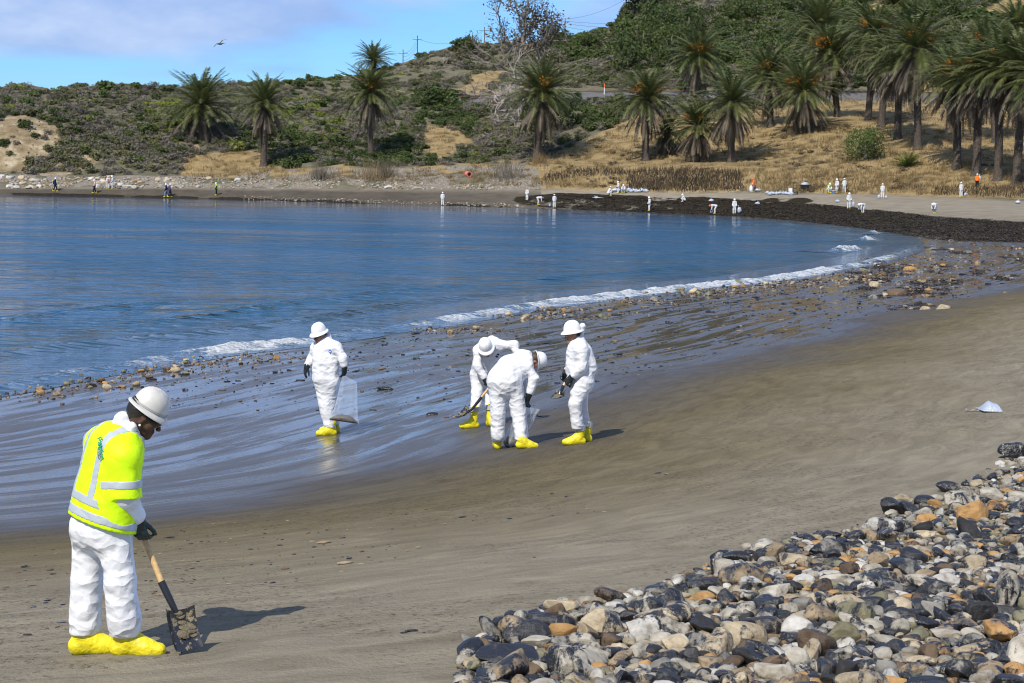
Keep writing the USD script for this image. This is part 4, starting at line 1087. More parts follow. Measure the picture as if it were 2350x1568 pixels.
def head_prims(c, f, u, s=1.0):
    f, u = unit(np.asarray(f, float)), np.asarray(u, float); u = unit(u - f * (u @ f)); r = np.cross(u, f)
    p = lambda a, b=0.0, d=0.0: c + s * (f * a + u * b + r * d)
    return [(p(-.035, .03), p(.025, .035), .088 * s, .082 * s, .03), (p(.0, -.03), p(.055, -.075), .074 * s, .045 * s, .03), (p(.055, -.09), p(.078, -.105), .036 * s, .026 * s, .02),
            (p(.088, .02, -.035), p(.088, .02, .035), .020 * s, .020 * s, .02), (p(.095, .0), p(.118, -.034), .009 * s, .014 * s, .012), (p(.108, -.038, -.014), p(.108, -.038, .014), .009 * s, .009 * s, .008),
            (p(.092, -.066, -.016), p(.092, -.066, .016), .0125 * s, .0125 * s, .008), (p(.088, -.080, -.014), p(.088, -.080, .014), .0125 * s, .0125 * s, .006),
            (p(.06, -.02, .05), p(.04, -.04, .055), .028 * s, .03 * s, .02), (p(.06, -.02, -.05), p(.04, -.04, -.055), .028 * s, .03 * s, .02),
            (p(-.005, .0, .082), p(-.015, -.045, .078), .016 * s, .010 * s, .006), (p(-.005, .0, -.082), p(-.015, -.045, -.078), .016 * s, .010 * s, .006)]


def glove_prims(elbow, wrist, d, n, curl=.6, s=1.0, spread=.0, gaunt=.09, point=False):
    """gauntlet and hand: d along the hand, n out of the back of the hand"""
    wrist = np.asarray(wrist, float); d = unit(np.asarray(d, float)); n = np.asarray(n, float); n = unit(n - d * (n @ d)); w = np.cross(n, d)
    back = unit(wrist - np.asarray(elbow, float))
    P = [(wrist - back * gaunt, wrist, .047 * s, .042 * s, .03), (wrist, wrist + d * .05 * s, .040 * s, .036 * s, .03)]
    for o in (-.026, 0, .026): P.append((wrist + d * .03 * s + w * o * s, wrist + d * .092 * s + w * o * 1.05 * s, .021 * s, .019 * s, .016))
    for i, (o, L) in enumerate(((-.033, .070), (-.011, .083), (.011, .080), (.032, .064))):
        q = wrist + d * .092 * s + w * o * s; a = .18; c = curl * (.25 if point and i == 3 else 1)
        for j, fr in enumerate((.42, .33, .25)):
            a += c * (.55, .75, .6)[j]
            e = q + (d * math.cos(a) - n * math.sin(a)) * L * fr * 1.25 * s + w * o * spread * s
            P.append((q, e, (.0125, .0115, .0105)[j] * s, (.0118, .0108, .0095)[j] * s, .003)); q = e
    q = wrist + d * .035 * s + w * .034 * s - n * .01 * s; t = unit(d * .85 + w * .42 - n * .45)
    for j, L in enumerate((.045, .036, .028)):
        e = q + t * L * s; P.append((q, e, (.016, .0135, .0125)[j] * s, (.0138, .0125, .0105)[j] * s, .006)); q = e; t = unit(t + d * .45 - n * .55 * curl - w * .35 * curl)
    return P


def boot_prims(ank, toe, s=1.0, shaft=.16):
    ank = np.asarray(ank, float); t = np.asarray(toe, float).copy(); t[2] = 0; t = unit(t); z = V3(0, 0, 1)
    b = lambda a, h: ank + s * (t * a + z * h)
    return [(b(-.01, shaft), b(0, .02), .064 * s, .064 * s, .03), (b(-.035, -.055), b(.03, -.03), .052 * s, .06 * s, .03), (b(-.03, -.06), b(.13, -.062), .046 * s, .05 * s, .03), (b(.10, -.055), b(.20, -.066), .055 * s, .043 * s, .03), (b(.05, -.01), b(.12, -.045), .055 * s, .045 * s, .03)]


def compact(v, f):
    u, i = np.unique(f, return_inverse=True)
    return v[u], i.reshape(f.shape)


def person(J, label, group=None, h=.012, fold=.007, seed=0, hat='hat_white', skin_mat='skin_tan', hair='hair_black', suit='coverall_white', top=None, glove='glove_black', tape=False, hood=True, detail=True, glasses=True, vest=None, boots='boot_yellow', body_h=None, ground=None, fat=1.0, hatless=False):
    """J: joints in metres (world). One figure: body, coverall, hat, gloves, boots."""
    base = (np.asarray(J['aL']) + J['aR']) / 2; base = V3(base[0], base[1], J['ground'])
    t = thing('person', label, 'person', base, group=group)
    g = {k: (np.asarray(v, float) - base if isinstance(v, (np.ndarray, list, tuple)) and k not in ('hf', 'hu', 'tL', 'tR', 'gdL', 'gnL', 'gdR', 'gnR', 'extra') else v) for k, v in J.items() if k != 'ground'}
    hc, hf, hu = g['head'], unit(np.asarray(g['hf'], float)), unit(np.asarray(g['hu'], float))
    nk, S, H, E, Wr, K, A = g['neck'], (g['sL'], g['sR']), (g['hL'], g['hR']), (g['eL'], g['eR']), (g['wL'], g['wR']), (g['kL'], g['kR']), (g['aL'], g['aR'])
    cs, ch = (S[0] + S[1]) / 2, (H[0] + H[1]) / 2
    # body: head, neck and limbs in one skin
    B = head_prims(hc, hf, hu) + [(hc - hu * .05 - hf * .02, nk, .058, .062, .03), (nk, cs, .07, .09, .05), (cs, ch, .12, .12, .05)]
    for i in (0, 1): B += [(nk, S[i], .05, .06, .05), (S[i], E[i], .048, .040, .03), (E[i], Wr[i], .040, .032, .03), (ch, H[i], .11, .09, .05), (H[i], K[i], .082, .058, .04), (K[i], A[i], .055, .042, .03), (A[i], A[i] + unit(V3(*g['tL' if i == 0 else 'tR'])) * .13 - V3(0, 0, .05), .04, .03, .03)]
    obj('body', skin(B, body_h or h * .8, .03, pad=.02), skin_mat, t, smooth=True)
    # coverall
    C = [(cs * .75 + nk * .25, ch, .150 * fat, .150 * fat, .08)]
    for i in (0, 1):
        o = unit(S[i] - cs)
        C += [(S[i] - o * .06 , H[i] + (ch - H[i]) * .2, .100 * fat, .115 * fat, .07), (nk, S[i], .07, .082, .06), (S[i], E[i], .078, .068, .05), (E[i], Wr[i] - unit(Wr[i] - E[i]) * .03, .070, .064, .04),
              (H[i], K[i], .114 * fat, .092, .05), (K[i], A[i] + V3(0, 0, -.06), .090, .090, .04)]
    if hood:
        C += [(nk - hf * .02, nk + (hc - nk) * .32 - hf * .075 + hu * 0, .085, .062, .03), (nk + unit(np.cross(hu, hf)) * .05, nk + (hc - nk) * .4 + unit(np.cross(hu, hf)) * .085 - hf * .03, .06, .035, .03), (nk - unit(np.cross(hu, hf)) * .05, nk + (hc - nk) * .4 - unit(np.cross(hu, hf)) * .085 - hf * .03, .06, .035, .03)]
    C += [(np.asarray(a) - base, np.asarray(b) - base, ra, rb, k) for a, b, ra, rb, k in J.get('extra', [])]

    def mod(P, d):
        d = d + folds(P, fold, (4.2, 4.2, 9), seed)
        c0, c1 = (A[k_][2] + J.get('cuff', .015) for k_ in (0, 1))
        n0 = np.linalg.norm(P[:, :2] - A[0][:2], axis=1) < np.linalg.norm(P[:, :2] - A[1][:2], axis=1)
        d = np.maximum(d, np.where(n0, c0, c1) - P[:, 2])
        hd = np.linalg.norm(P - (hc + hf * .04), axis=1) - .085       # opening for the face
        return np.maximum(d, -hd) if hood else d
    sm = skin(C, h, .05, mod)
    if top is None:
        obj('coverall', sm, suit, t, smooth=True)
    else:      # a jacket over trousers
        v, f = sm; fz = v[f][:, :, 2].mean(1); wl = ch[2] + .02
        up = fz > wl
        tri = np.vstack([f[:, :3], f[:, [0, 2, 3]]]); lo_ = np.tile(~up, 2)
        comp = trimesh.graph.connected_component_labels(trimesh.Trimesh(v, tri[lo_], process=False).face_adjacency, node_count=int(lo_.sum()))
        main = np.zeros(len(tri), bool); main[np.nonzero(lo_)[0]] = comp == np.bincount(comp).argmax()
        up = ~(main[:len(f)] | main[len(f):])
        obj('jacket', compact(v, f[up]), top, t, smooth=True); obj('trousers', compact(v, f[~up]), suit, t, smooth=True)
    if vest:
        vp = [((q[0]), (q[1]), q[2] + .016, q[3] + .016, q[4]) for q in C[:1] + C[1:3] + C[7:9]]
        m = skin(vp, max(h, .03), .05, lambda P, d: np.maximum(d, ch[2] - .02 - P[:, 2])); obj('vest', m, vest, t, smooth=True)
    # hat
    if not hatless:
        hm = hat_mesh(); hm = (hm[0] * J.get('hs', 1.0), hm[1]); Rm = frame(hf, hu)
        ho = obj('hard_hat', (hm[0] @ Rm.T + hc + hu * .045 - hf * .005, hm[1]), hat, t, smooth=50)
        if detail and J.get('hatband'):
            a = np.arange(40) * 2 * np.pi / 40
            q = J.get('hs', 1.0) * np.vstack([np.stack([(.1305 + .001 * k) * np.cos(a), (.1145 + .001 * k) * np.sin(a), np.full(40, z)], 1) for k, z in enumerate((.024, .024, .010, .010))])
            obj('hat_band', (q @ Rm.T + hc + hu * .045 - hf * .005, grid_faces(4, 40, True)), 'band_grey', t)
    if detail:
        side = np.cross(hu, hf)
        HP = [(hc - hf * .040 + hu * .03, hc + hf * .0 + hu * .05, .092, .088), (hc - hf * .055 - hu * .02, hc - hf * .05 - hu * .05, .062, .045)]
        obj('hair', skin(HP, .009, .03, lambda P, d: np.maximum(d + .003 * meshkit.noise(P * 70), (P - hc) @ hf - .012 + .5 * np.abs((P - hc) @ hu - .03) * 0), pad=.02), hair, t, smooth=True)
        for sg in (-1, 1):
            e = hc + hf * .093 + hu * .002 + side * sg * .032
            s_ = trimesh.creation.icosphere(2, .012); obj('eye', (s_.vertices + e, s_.faces), 'eye_white', t, smooth=True)
        if glasses:
            a = np.linspace(-1.75, 1.75, 25); rr = .098
            top_, bot = .022, -.022
            ring = lambda r_, z: np.stack([hc + hf * (r_ * math.cos(q) * 1.12 + .0) + side * r_ * .92 * math.sin(q) + hu * (z * (1 if abs(q) < 1.0 else .35)) for q in a])
            v = np.vstack([ring(rr, top_), ring(rr + .006, 0), ring(rr, bot), ring(rr - .006, bot), ring(rr - .004, 0), ring(rr - .006, top_)])
            n = len(a); i = np.arange(n - 1)
            f = np.vstack([np.stack([k * n + i, k * n + i + 1, ((k + 1) % 6) * n + i + 1, ((k + 1) % 6) * n + i], 1) for k in range(6)])
            obj('safety_glasses', (v, f), 'lens_dark', t, smooth=40)
    for i, sd in enumerate('LR'):
        if detail:
            gp = glove_prims(E[i], Wr[i], g['gd' + sd], g['gn' + sd], J.get('curl' + sd, .7), 1.08, point=J.get('point' + sd, False))
            obj('glove', skin(gp, .0055 if h < .013 else .007, .01, lambda P, d: d + folds(P, .003, (22, 22, 22), 5), pad=.02), glove, t, smooth=True)
        else:
            dd = unit(Wr[i] - E[i])
            obj('glove', skin([(Wr[i] - dd * .08, Wr[i] + dd * .02, .055, .05, .02), (Wr[i] + dd * .02, Wr[i] + dd * .13, .05, .035, .02)], h * .8, .02), glove, t, smooth=True)
        bp = boot_prims(A[i], g['t' + sd], J.get('bs', 1.0), J.get('shaft', .10))
        gz = J.get('gz' + sd, J['ground']) - base[2]
        bm = skin(bp, h * .85, .03, lambda P, d: np.maximum(d + folds(P, .006 if detail else 0, (16, 16, 22), 9 + i), gz - P[:, 2]), pad=.03)
        obj('boot', bm, boots, t, smooth=True)
        if tape:
            obj('ankle_tape', tube([A[i] + V3(0, 0, J.get('tz', .02) + q_) for q_ in (0, .04, .075)], .084, 16), 'tape_silver', t, smooth=40)
    return t, base, g, C


# ---- frames that turn a spot in the photograph into a joint at a chosen depth
def spotter(x0, y0, sc, d0, off=(0, 0)):
    def P(zx, zy, dd=0.0):
        return at_depth((x0 + zx / sc) * .94 + off[0], (y0 + zy / sc) * .94 + off[1], d0 + dd)
    return P


def wdir(right, up, away): return unit(V3(right, away, up))


def shovel(name_label, top, socket, neck, blade, wood=.019, sand=0.0, seed=1, handle_start=None):
    """top -> socket wood, socket -> neck steel tube, then the blade as four corners TL TR BR BL with raised sides"""
    t = thing('shovel', name_label, 'shovel', neck)
    o = np.asarray(neck)
    hs = np.linspace(0, 1, 8)[:, None]
    obj('handle', tube((top - o) + (socket - top) * hs, wood, 12), 'shovel_wood', t, smooth=50)
    bc = (blade[0] + blade[1]) / 2
    inn = bc + ((blade[2] + blade[3]) / 2 - bc) * .30
    pts = [socket - o - unit(neck - socket) * .03, (socket + neck) / 2 - o, neck - o, bc * .6 + inn * .4 - o, inn - o]
    obj('socket', tube(pts, [.024, .023, .020, .017, .008], 12), 'socket_black', t, smooth=50)
    TL, TR, BR, BL = [np.asarray(b) - o for b in blade]
    nu, nv = 17, 15
    u, v = np.meshgrid(np.linspace(0, 1, nu), np.linspace(0, 1, nv), indexing='ij')
    g = ((1 - u)[..., None] * ((1 - v)[..., None] * TL + v[..., None] * BL) + u[..., None] * ((1 - v)[..., None] * TR + v[..., None] * BR))
    n = unit(np.cross(BL - TL, TR - TL)); n = n if n @ (EYE - neck) > 0 else -n
    dish = .05 * (np.abs(2 * u - 1) ** 3.2) * (1 - .55 * v) + .035 * (1 - v) ** 3 - .012 * np.sin(np.pi * v)
    g = g + n * dish[..., None]
    front = g.reshape(-1, 3); backv = front - n * .004
    f = grid_faces(nu, nv); rim = []
    edge = [i * nv for i in range(nu)] + [(nu - 1) * nv + j for j in range(1, nv)] + [i * nv + nv - 1 for i in range(nu - 2, -1, -1)] + [j for j in range(nv - 2, 0, -1)]
    N = nu * nv
    for a, b in zip(edge, edge[1:] + edge[:1]): rim.append([a, b, b + N, a + N])
    obj('blade', (np.vstack([front, backv]), np.vstack([f, f[:, ::-1] + N, np.array(rim)])), 'shovel_steel', t, smooth=45)
    if sand:
        R = np.random.default_rng(seed); ms = []
        for _ in range(int(26 * sand)):
            a, b = R.uniform(.3, .9), np.clip(R.normal(.5, .18), .12, .9)
            i = int(a * (nu - 1)) * nv + int(b * (nv - 1))
            s = trimesh.creation.icosphere(2, 1.0); k = R.uniform(.010, .034) * (1 if sand <= 1 else 1.3)
            vv = s.vertices * (1 + .5 * (meshkit.noise(s.vertices * 2 + R.uniform(0, 9)) - .5))[:, None] * k * [1.3, 1, .8]
            vv = vv - np.outer(vv @ n, n) * .6
            ms.append((vv + front[i] + n * k * .15, s.faces))
        obj('sand_load', cat_m(ms), 'wet_sand_lump', t, smooth=True)
    return t
# ------------------------------------------------------------------ the five near workers
def foot(zx, zy, P, up=.105, ax=None):
    """ankle above the ground seen at a foot's pixel"""
    q = project(P(zx, zy)); g = near_hit(*q)
    a = g + V3(0, 0, up)
    if ax is not None: a[0] = at_depth((P.x0 + ax / P.sc) * .94, q[1], g[1])[0]
    return a


def spot(x0, y0, sc, zx, zy):
    d0 = near_hit((x0 + zx / sc) * .94, (y0 + zy / sc) * .94)[1]
    P = spotter(x0, y0, sc, d0); P.x0, P.y0, P.sc, P.d0 = x0, y0, sc, d0
    return P


# --- front worker in the lime vest
P = spot(100, 920, 2.177, 390, 1470)
aR, aL = foot(520, 1475, P, ax=445), foot(270, 1466, P, ax=226)
JA = dict(head=P(556, 205, .02), hf=wdir(.80, -.54, .26), hu=wdir(.52, .84, .05), neck=P(462, 300, .02), sR=P(446, 430, -.15), sL=P(326, 350, .17), hR=P(378, 800, -.07), hL=P(262, 795, .07),
          eR=P(452, 640, -.16), wR=P(508, 752, -.03), eL=P(300, 352, .36), wL=P(428, 550, .16), kR=P(425, 1080, -.10), kL=P(243, 1080, .06), aR=aR, aL=aL, tR=wdir(1, 0, -.08), tL=wdir(1, 0, .10),
          gdR=wdir(.26, -.96, .0), gnR=wdir(-.35, -.05, -.93), gdL=wdir(.5, -.8, 0), gnL=wdir(-.2, .5, .8), curlR=.85, tz=.045, curlL=1.0, ground=float(min(beach_z(*aR[:2]), beach_z(*aL[:2]))), gzR=float(beach_z(*aR[:2])) - .012, gzL=float(beach_z(*aL[:2])) - .012, bs=1.08, shaft=.05, hatband=True, hs=.90,
          extra=[(P(418, 1120, -.10), P(448, 1300, -.08), .094, .104, .03), (P(243, 1120, .06), P(236, 1300, .05), .090, .098, .03), (P(285, 810, .03), P(355, 830, -.03), .140, .140, .05)])
tA, bA, gA, CA = person(JA, 'worker in lime vest and worn hard hat shovelling sand, nearest the viewer', h=.0105, fold=.011, seed=3, hat='hat_worn', skin_mat='skin_dark', glove='glove_green', tape=True, body_h=.0075)
# the short sleeved safety vest over the coverall
S, E, H = (gA['sL'], gA['sR']), (gA['eL'], gA['eR']), (gA['hL'], gA['hR'])
cs, ch = (S[0] + S[1]) / 2, (H[0] + H[1]) / 2
VP = [(cs * .8 + gA['neck'] * .2, ch, .165, .178, .08)]
for i in (0, 1):
    o = unit(S[i] - cs)
    VP += [(S[i] - o * .05, H[i] + (ch - H[i]) * .12, .118, .160, .08), (gA['neck'], S[i], .07, .098, .06), (S[i], E[i], .090, .098, .05)]
axis = wdir(.26, .96, .10); hem = P(300, 772) - bA


def vest_d(P_, off=0.0):
    d = blend(P_, [VP[k] for k in (0, 1, 2, 4, 5)], .05) - off + folds(P_, .010, (5, 5, 8), 21)
    d = np.maximum(d, -((P_ - hem) @ axis))
    for i in (0, 1):
        a = unit(E[i] - S[i]); L = np.linalg.norm(E[i] - S[i])
        e = blend(P_, [VP[3 + 3 * i]]) - off + folds(P_, .008, (6, 6, 9), 22)
        e = np.maximum(e, (P_ - S[i]) @ a - L * (1.02 if i else .88))
        d = smin(d, e, .03)
    return np.maximum(d, .095 - np.linalg.norm(P_ - gA['neck'] - V3(.02, 0, .02), axis=1))


lo, hi = bounds(VP)
vm = nets(vest_d, lo, hi, .010)
obj('vest', vm, 'vest_lime', tA, smooth=True)
sx = unit(S[1] - S[0])


def band_obj(name, c, n, w, near=None):
    def f(P_):
        d = np.maximum(vest_d(P_, .0035), np.abs((P_ - c) @ n) - w)
        d = np.maximum(d, -vest_d(P_, -.007))
        return d if near is None else np.maximum(d, near(P_))
    m = nets(f, lo, hi, .0065)
    obj(name, m, 'reflective', tA, smooth=True)


armbox = lambda P_: np.maximum(np.maximum(.165 - np.linalg.norm(P_ - (S[1] + (E[1] - S[1]) * .8), axis=1), .17 - np.linalg.norm(P_ - E[1], axis=1)), -1)
band_obj('reflective_band', P(310, 655) - bA, axis, .027, lambda P_: armbox(P_))
band_obj('reflective_band', P(300, 728) - bA, axis, .027, lambda P_: armbox(P_))
upb = P(310, 640) - bA
for o in (-.115, .125):
    band_obj('reflective_band', cs + sx * o, sx, .026, lambda P_: np.maximum(-((P_ - upb) @ axis), armbox(P_)))
for i in (0, 1):
    a = unit(E[i] - S[i]); L = np.linalg.norm(E[i] - S[i]); c = S[i] + a * L * (.66 if i else .72)
    band_obj('reflective_band', c, a, .025, lambda P_, c=c: np.linalg.norm(P_ - c, axis=1) - .15)
# lettering on the back of the vest
vv = vm[0] + bA; qx, qy = project(vv); tx, ty = (100 + 308 / 2.177) * .94, (920 + 360 / 2.177) * .94
near_ = np.hypot(qx - tx, qy - ty) < 6
pt = vv[near_][np.argmin(vv[near_][:, 1])]
_, _, nn = meshkit.arrays(vm, True)
nrm = unit(nn[near_][np.argmin(vv[near_][:, 1])]); xd = wdir(.42, -.90, -.1); xd = unit(xd - nrm * (xd @ nrm)); yd = np.cross(nrm, xd)
tm = meshkit.text_mesh('Patriot', .034, .003, bold=True); tv = tm.vertices - [.055, .012, 0]
obj('lettering', (tv @ np.stack([xd, yd, nrm]) + pt + nrm * .009 - bA, tm.faces), 'logo_green', tA)
q = trimesh.creation.box([.07, .006, .003]).apply_translation([.035, -.026, .001])
obj('lettering_swoosh', (np.array(q.vertices) @ np.stack([xd, yd, nrm]) + pt + nrm * .009 - bA, q.faces), 'logo_orange', tA)
side = np.cross(unit(JA['hu']), unit(JA['hf']))
for sg in (-1,):
    s_ = trimesh.creation.icosphere(2, .0075); obj('earring', (s_.vertices + gA['head'] - unit(JA['hu']) * .055 + side * sg * .088 - unit(JA['hf']) * .012, s_.faces), 'ear_stud', tA, smooth=True)
shovel('square black shovel with wooden handle held by the front worker', P(415, 525, .12), P(650, 1112, .03), P(712, 1240, .0), [P(643, 1262, -.02), P(795, 1240, .08), P(858, 1440, .0), P(712, 1468, -.14)], sand=.45, seed=4)

# --- worker walking with the bag
P = spot(680, 740, 4.1275, 500, 1325)
aR, aL = foot(500, 1328, P, ax=532), foot(560, 1296, P, ax=566)
JB = dict(head=P(412, 318), hf=wdir(-.66, -.36, -.60), hu=wdir(-.22, .92, -.2), neck=P(466, 398, .02), sR=P(375, 452, .14), sL=P(585, 445, -.12), eR=P(335, 560, .17), wR=P(290, 632, .10), gdR=wdir(-.34, -.94, 0), gnR=wdir(-.85, .25, -.45),
          eL=P(645, 550, -.17), wL=P(664, 640, -.17), gdL=wdir(0, -1, 0), gnL=wdir(.75, 0, -.65), curlL=.55, curlR=.35, hR=P(432, 790, .05), hL=P(545, 790, -.05), kR=P(468, 1010, -.03), kL=P(535, 1010, .05), aR=aR, aL=aL,
          tR=wdir(-.93, 0, -.35), tL=wdir(-.9, 0, -.3), ground=float(beach_z(*aR[:2])), gzL=float(beach_z(*aL[:2])) - .012, gzR=float(beach_z(*aR[:2])) - .012, shaft=.09, bs=1.05,
          extra=[(P(470, 800), P(500, 1090), .155, .115, .06), (P(500, 1090), P(505, 1215), .105, .085, .05), (P(505, 330, .05), P(500, 380, .04), .045, .075, .03), (P(430, 520, -.02), P(440, 740, -.03), .15, .16, .06)])
tB, bB, gB, CB = person(JB, 'white suited worker in dark glasses walking along the wet sand with a clear bag', h=.0145, fold=.012, seed=8)


def chest_logo(t, base, zx, zy, P, diamond, bg, size):
    """flat badge on the chest, on the nearest cloth behind its pixel"""
    tx, ty = project(P(zx, zy))
    for pr in t.GetPrim().GetChildren():
        if pr.GetName() == 'coverall':
            v = np.array(pr.GetAttribute('points').Get()) + base; f = np.array(pr.GetAttribute('faceVertexIndices').Get()).reshape(-1, 3)
    _, _, nn = meshkit.arrays((v, f), True)
    qx, qy = project(v); m = np.hypot(qx - tx, qy - ty) < 5
    k = np.argmin(v[m][:, 1]); pt, nr = v[m][k], unit(nn[m][k] + V3(0, -.4, 0))
    up = V3(0, 0, 1); up = unit(up - nr * (up @ nr)); xr = np.cross(up, nr)
    F = np.stack([xr, up, nr])
    if diamond: poly = np.array([[0, -1.3], [1, 0], [0, 1.3], [-1, 0]]) * size
    else:
        poly = np.array([[-.75, -1.15], [.75, -1.15], [.75, 1.15], [-.75, 1.15]]) * size; c, s_ = math.cos(-.45), math.sin(-.45); poly = poly @ np.array([[c, -s_], [s_, c]]).T
    import shapely
    b = trimesh.creation.extrude_polygon(shapely.Polygon(poly), .004)
    o = obj('badge', (np.array(b.vertices) @ F + pt + nr * .006 - base, b.faces), bg, t)
    b = trimesh.creation.box([size * 1.1, size * .32, .003]).apply_translation([0, 0, .0045])
    obj('badge_text', (np.array(b.vertices) @ F + pt + nr * .006 - base, b.faces), 'logo_white', t)


chest_logo(tB, bB, 508, 495, P, True, 'logo_blue', .028)


def bag(label, P, rows, dd, content=None, n=28, seed=1, name='plastic_bag', group=None, mat='clear_plastic', cmat='sack_sand'):
    R = np.random.default_rng(seed)

    def rings(rows, sub, thin, pleat):
        L = np.array([P(*r[0], dd) for r in rows]); Rr = np.array([P(*r[1], dd) for r in rows]); D = np.array([r[2] for r in rows])
        t0 = np.linspace(0, 1, len(rows)); tt = np.linspace(0, 1, sub)
        f = lambda A: PchipInterpolator(t0, A)(tt)
        L, Rr, D = f(L), f(Rr), f(D)
        a = np.arange(n) * 2 * np.pi / n
        C_, W_ = (L + Rr) / 2, (Rr - L) / 2
        ph = R.uniform(0, 6.28, 3)
        pl = 1 + pleat * (np.sin(a * 7 + ph[0]) * .5 + np.sin(a * 11 + ph[1]) * .5)[None] * (1 - tt[:, None] * .6)
        v = C_[:, None] + W_[:, None] * (np.cos(a)[None, :, None]) * thin + V3(0, 1, 0) * (D[:, None] * np.sin(a)[None] * pl)[..., None] * thin
        return v, tt
    v, tt = rings(rows, 26, 1.0, .35)
    base = v[-1].mean(0)
    t = thing(name, label, 'bag', base, group=group)
    f = grid_faces(26, n, True)
    vv = np.vstack([v.reshape(-1, 3), v[-1].mean(0, keepdims=True)]); k = len(vv) - 1; j = np.arange(n)
    tri = np.vstack([f[:, [0, 1, 2]], f[:, [0, 2, 3]], np.stack([25 * n + j, 25 * n + (j + 1) % n, j * 0 + k], 1)])
    obj('sack', (vv - base, tri), mat, t, smooth=True)
    if content:
        v, _ = rings(content, 12, .94, .12)
        v = v + (meshkit.noise(v * 22)[..., None] - .5) * .02
        f = grid_faces(12, n, True); vv = np.vstack([v.reshape(-1, 3), v[0].mean(0, keepdims=True), v[-1].mean(0, keepdims=True)]); k = len(vv)
        tri = np.vstack([f[:, [0, 1, 2]], f[:, [0, 2, 3]], np.stack([j * 0 + k - 2, (j + 1) % n, j], 1), np.stack([11 * n + j, 11 * n + (j + 1) % n, j * 0 + k - 1], 1)])
        obj('sand_load', (vv - base, tri), cmat, t, smooth=True)
    return t


bag('clear plastic bag with sand in the bottom carried by the walking worker', P, [((646, 735), (672, 735), .018), ((634, 780), (728, 766), .03), ((614, 850), (788, 806), .05), ((592, 950), (795, 950), .07), ((560, 1060), (797, 1072), .09), ((520, 1132), (801, 1156), .09), ((494, 1168), (815, 1222), .02)], -.22,
    [((600, 1122), (720, 1136), .05), ((545, 1142), (768, 1162), .08), ((508, 1160), (800, 1195), .08), ((496, 1170), (814, 1221), .02)])

# --- the pair: one with a shovel, one bending over a bag
P = spot(1080, 740, 4.127, 250, 1255)
aR, aL = foot(250, 1258, P, ax=316), foot(480, 1240, P, ax=480)
JC = dict(head=P(440, 455, -.16), hf=wdir(.22, -.72, -.66), hu=wdir(-.15, .70, -.70), neck=P(485, 415, .02), sR=P(362, 478, -.04), sL=P(585, 430, .04), eR=P(352, 632, -.13), wR=P(428, 758, -.14), gdR=wdir(.22, -.97, 0), gnR=wdir(-.75, .1, -.65), curlR=1.0,
          eL=P(728, 420, .0), wL=P(748, 505, -.05), gdL=wdir(-.1, -1, 0), gnL=wdir(.5, .2, -.8), curlL=1.0, hR=P(350, 725, .22), hL=P(465, 725, .24), kR=P(350, 905, .10), kL=P(480, 905, .2), aR=aR + V3(0, 0, .0), aL=aL, tR=wdir(-.95, 0, -.28), tL=wdir(.5, 0, -.8),
          ground=float(beach_z(*aR[:2])), gzR=float(beach_z(*aR[:2])) - .012, gzL=float(beach_z(*aL[:2])) - .012, shaft=.20, bs=1.0,
          extra=[(P(500, 370, .06), P(520, 380, .06), .07, .075, .04), (P(420, 560, .08), P(400, 700, .2), .16, .17, .06)])
JC['cuff'] = .19; JC['tz'] = .165
tC, bC, gC, CC = person(JC, 'white suited worker facing the viewer, leaning over a black shovel in the pair', h=.015, fold=.012, seed=13, tape=True, glasses=False)
chest_logo(tC, bC, 570, 540, P, False, 'logo_navy', .030)
shovel('black shovel with wooden handle held low by the leaning worker of the pair', P(735, 515, -.10), P(385, 962, -.16), P(300, 1070, -.17), [P(262, 1068, -.05), P(296, 1112, -.25), P(150, 1166, -.25), P(110, 1155, -.05)], sand=.6, seed=7)

P = spot(1080, 740, 4.127, 690, 1466)
aL, aR = foot(555, 1468, P, ax=553), foot(845, 1464, P, ax=798)
JD = dict(head=P(922, 585, .36), hf=wdir(.22, -.95, .15), hu=wdir(.95, .12, .25), neck=P(845, 565, .34), sR=P(850, 640, .18), sL=P(735, 575, .44), hR=P(710, 805, .0), hL=P(545, 805, .0), eR=P(925, 765, .14), wR=P(872, 918, .12), gdR=wdir(-.16, -.98, 0), gnR=wdir(.85, 0, -.5),
          eL=P(800, 780, .52), wL=P(842, 930, .48), gdL=wdir(.05, -1, 0), gnL=wdir(-.5, 0, .8), curlR=.5, curlL=.6, kR=P(765, 1105, .0), kL=P(560, 1105, -.02), aR=aR, aL=aL, tR=wdir(.98, 0, .05), tL=wdir(-.12, 0, 1),
          ground=float(beach_z(*aR[:2])), gzR=float(beach_z(*aR[:2])) - .012, gzL=float(beach_z(*aL[:2])) - .012, shaft=.03,
          extra=[(P(600, 760, .02), P(680, 650, .22), .20, .19, .08), (P(640, 790, .0), P(640, 830, .0), .205, .19, .06), (P(800, 520, .34), P(850, 535, .34), .085, .075, .04), (P(560, 870, 0), P(560, 1330, 0), .110, .098, .04), (P(735, 870, 0), P(800, 1330, 0), .116, .100, .04)])
tD, bD, gD, CD = person(JD, 'white suited worker seen from behind, bending over the bag in the pair', h=.015, fold=.012, seed=17, fat=1.12, hair='hair_brown', glasses=False)
bag('clear plastic bag part filled with sand standing between the bending worker’s feet', P, [((884, 1046), (984, 1075), .05), ((858, 1110), (945, 1132), .06), ((790, 1180), (900, 1232), .08), ((695, 1210), (860, 1290), .10), ((655, 1290), (800, 1360), .12), ((622, 1370), (778, 1408), .13), ((610, 1402), (768, 1440), .1), ((640, 1448), (742, 1458), .02)], .20,
    [((650, 1345), (770, 1370), .08), ((622, 1372), (778, 1408), .12), ((612, 1402), (768, 1440), .1), ((642, 1446), (742, 1456), .02)], seed=3)

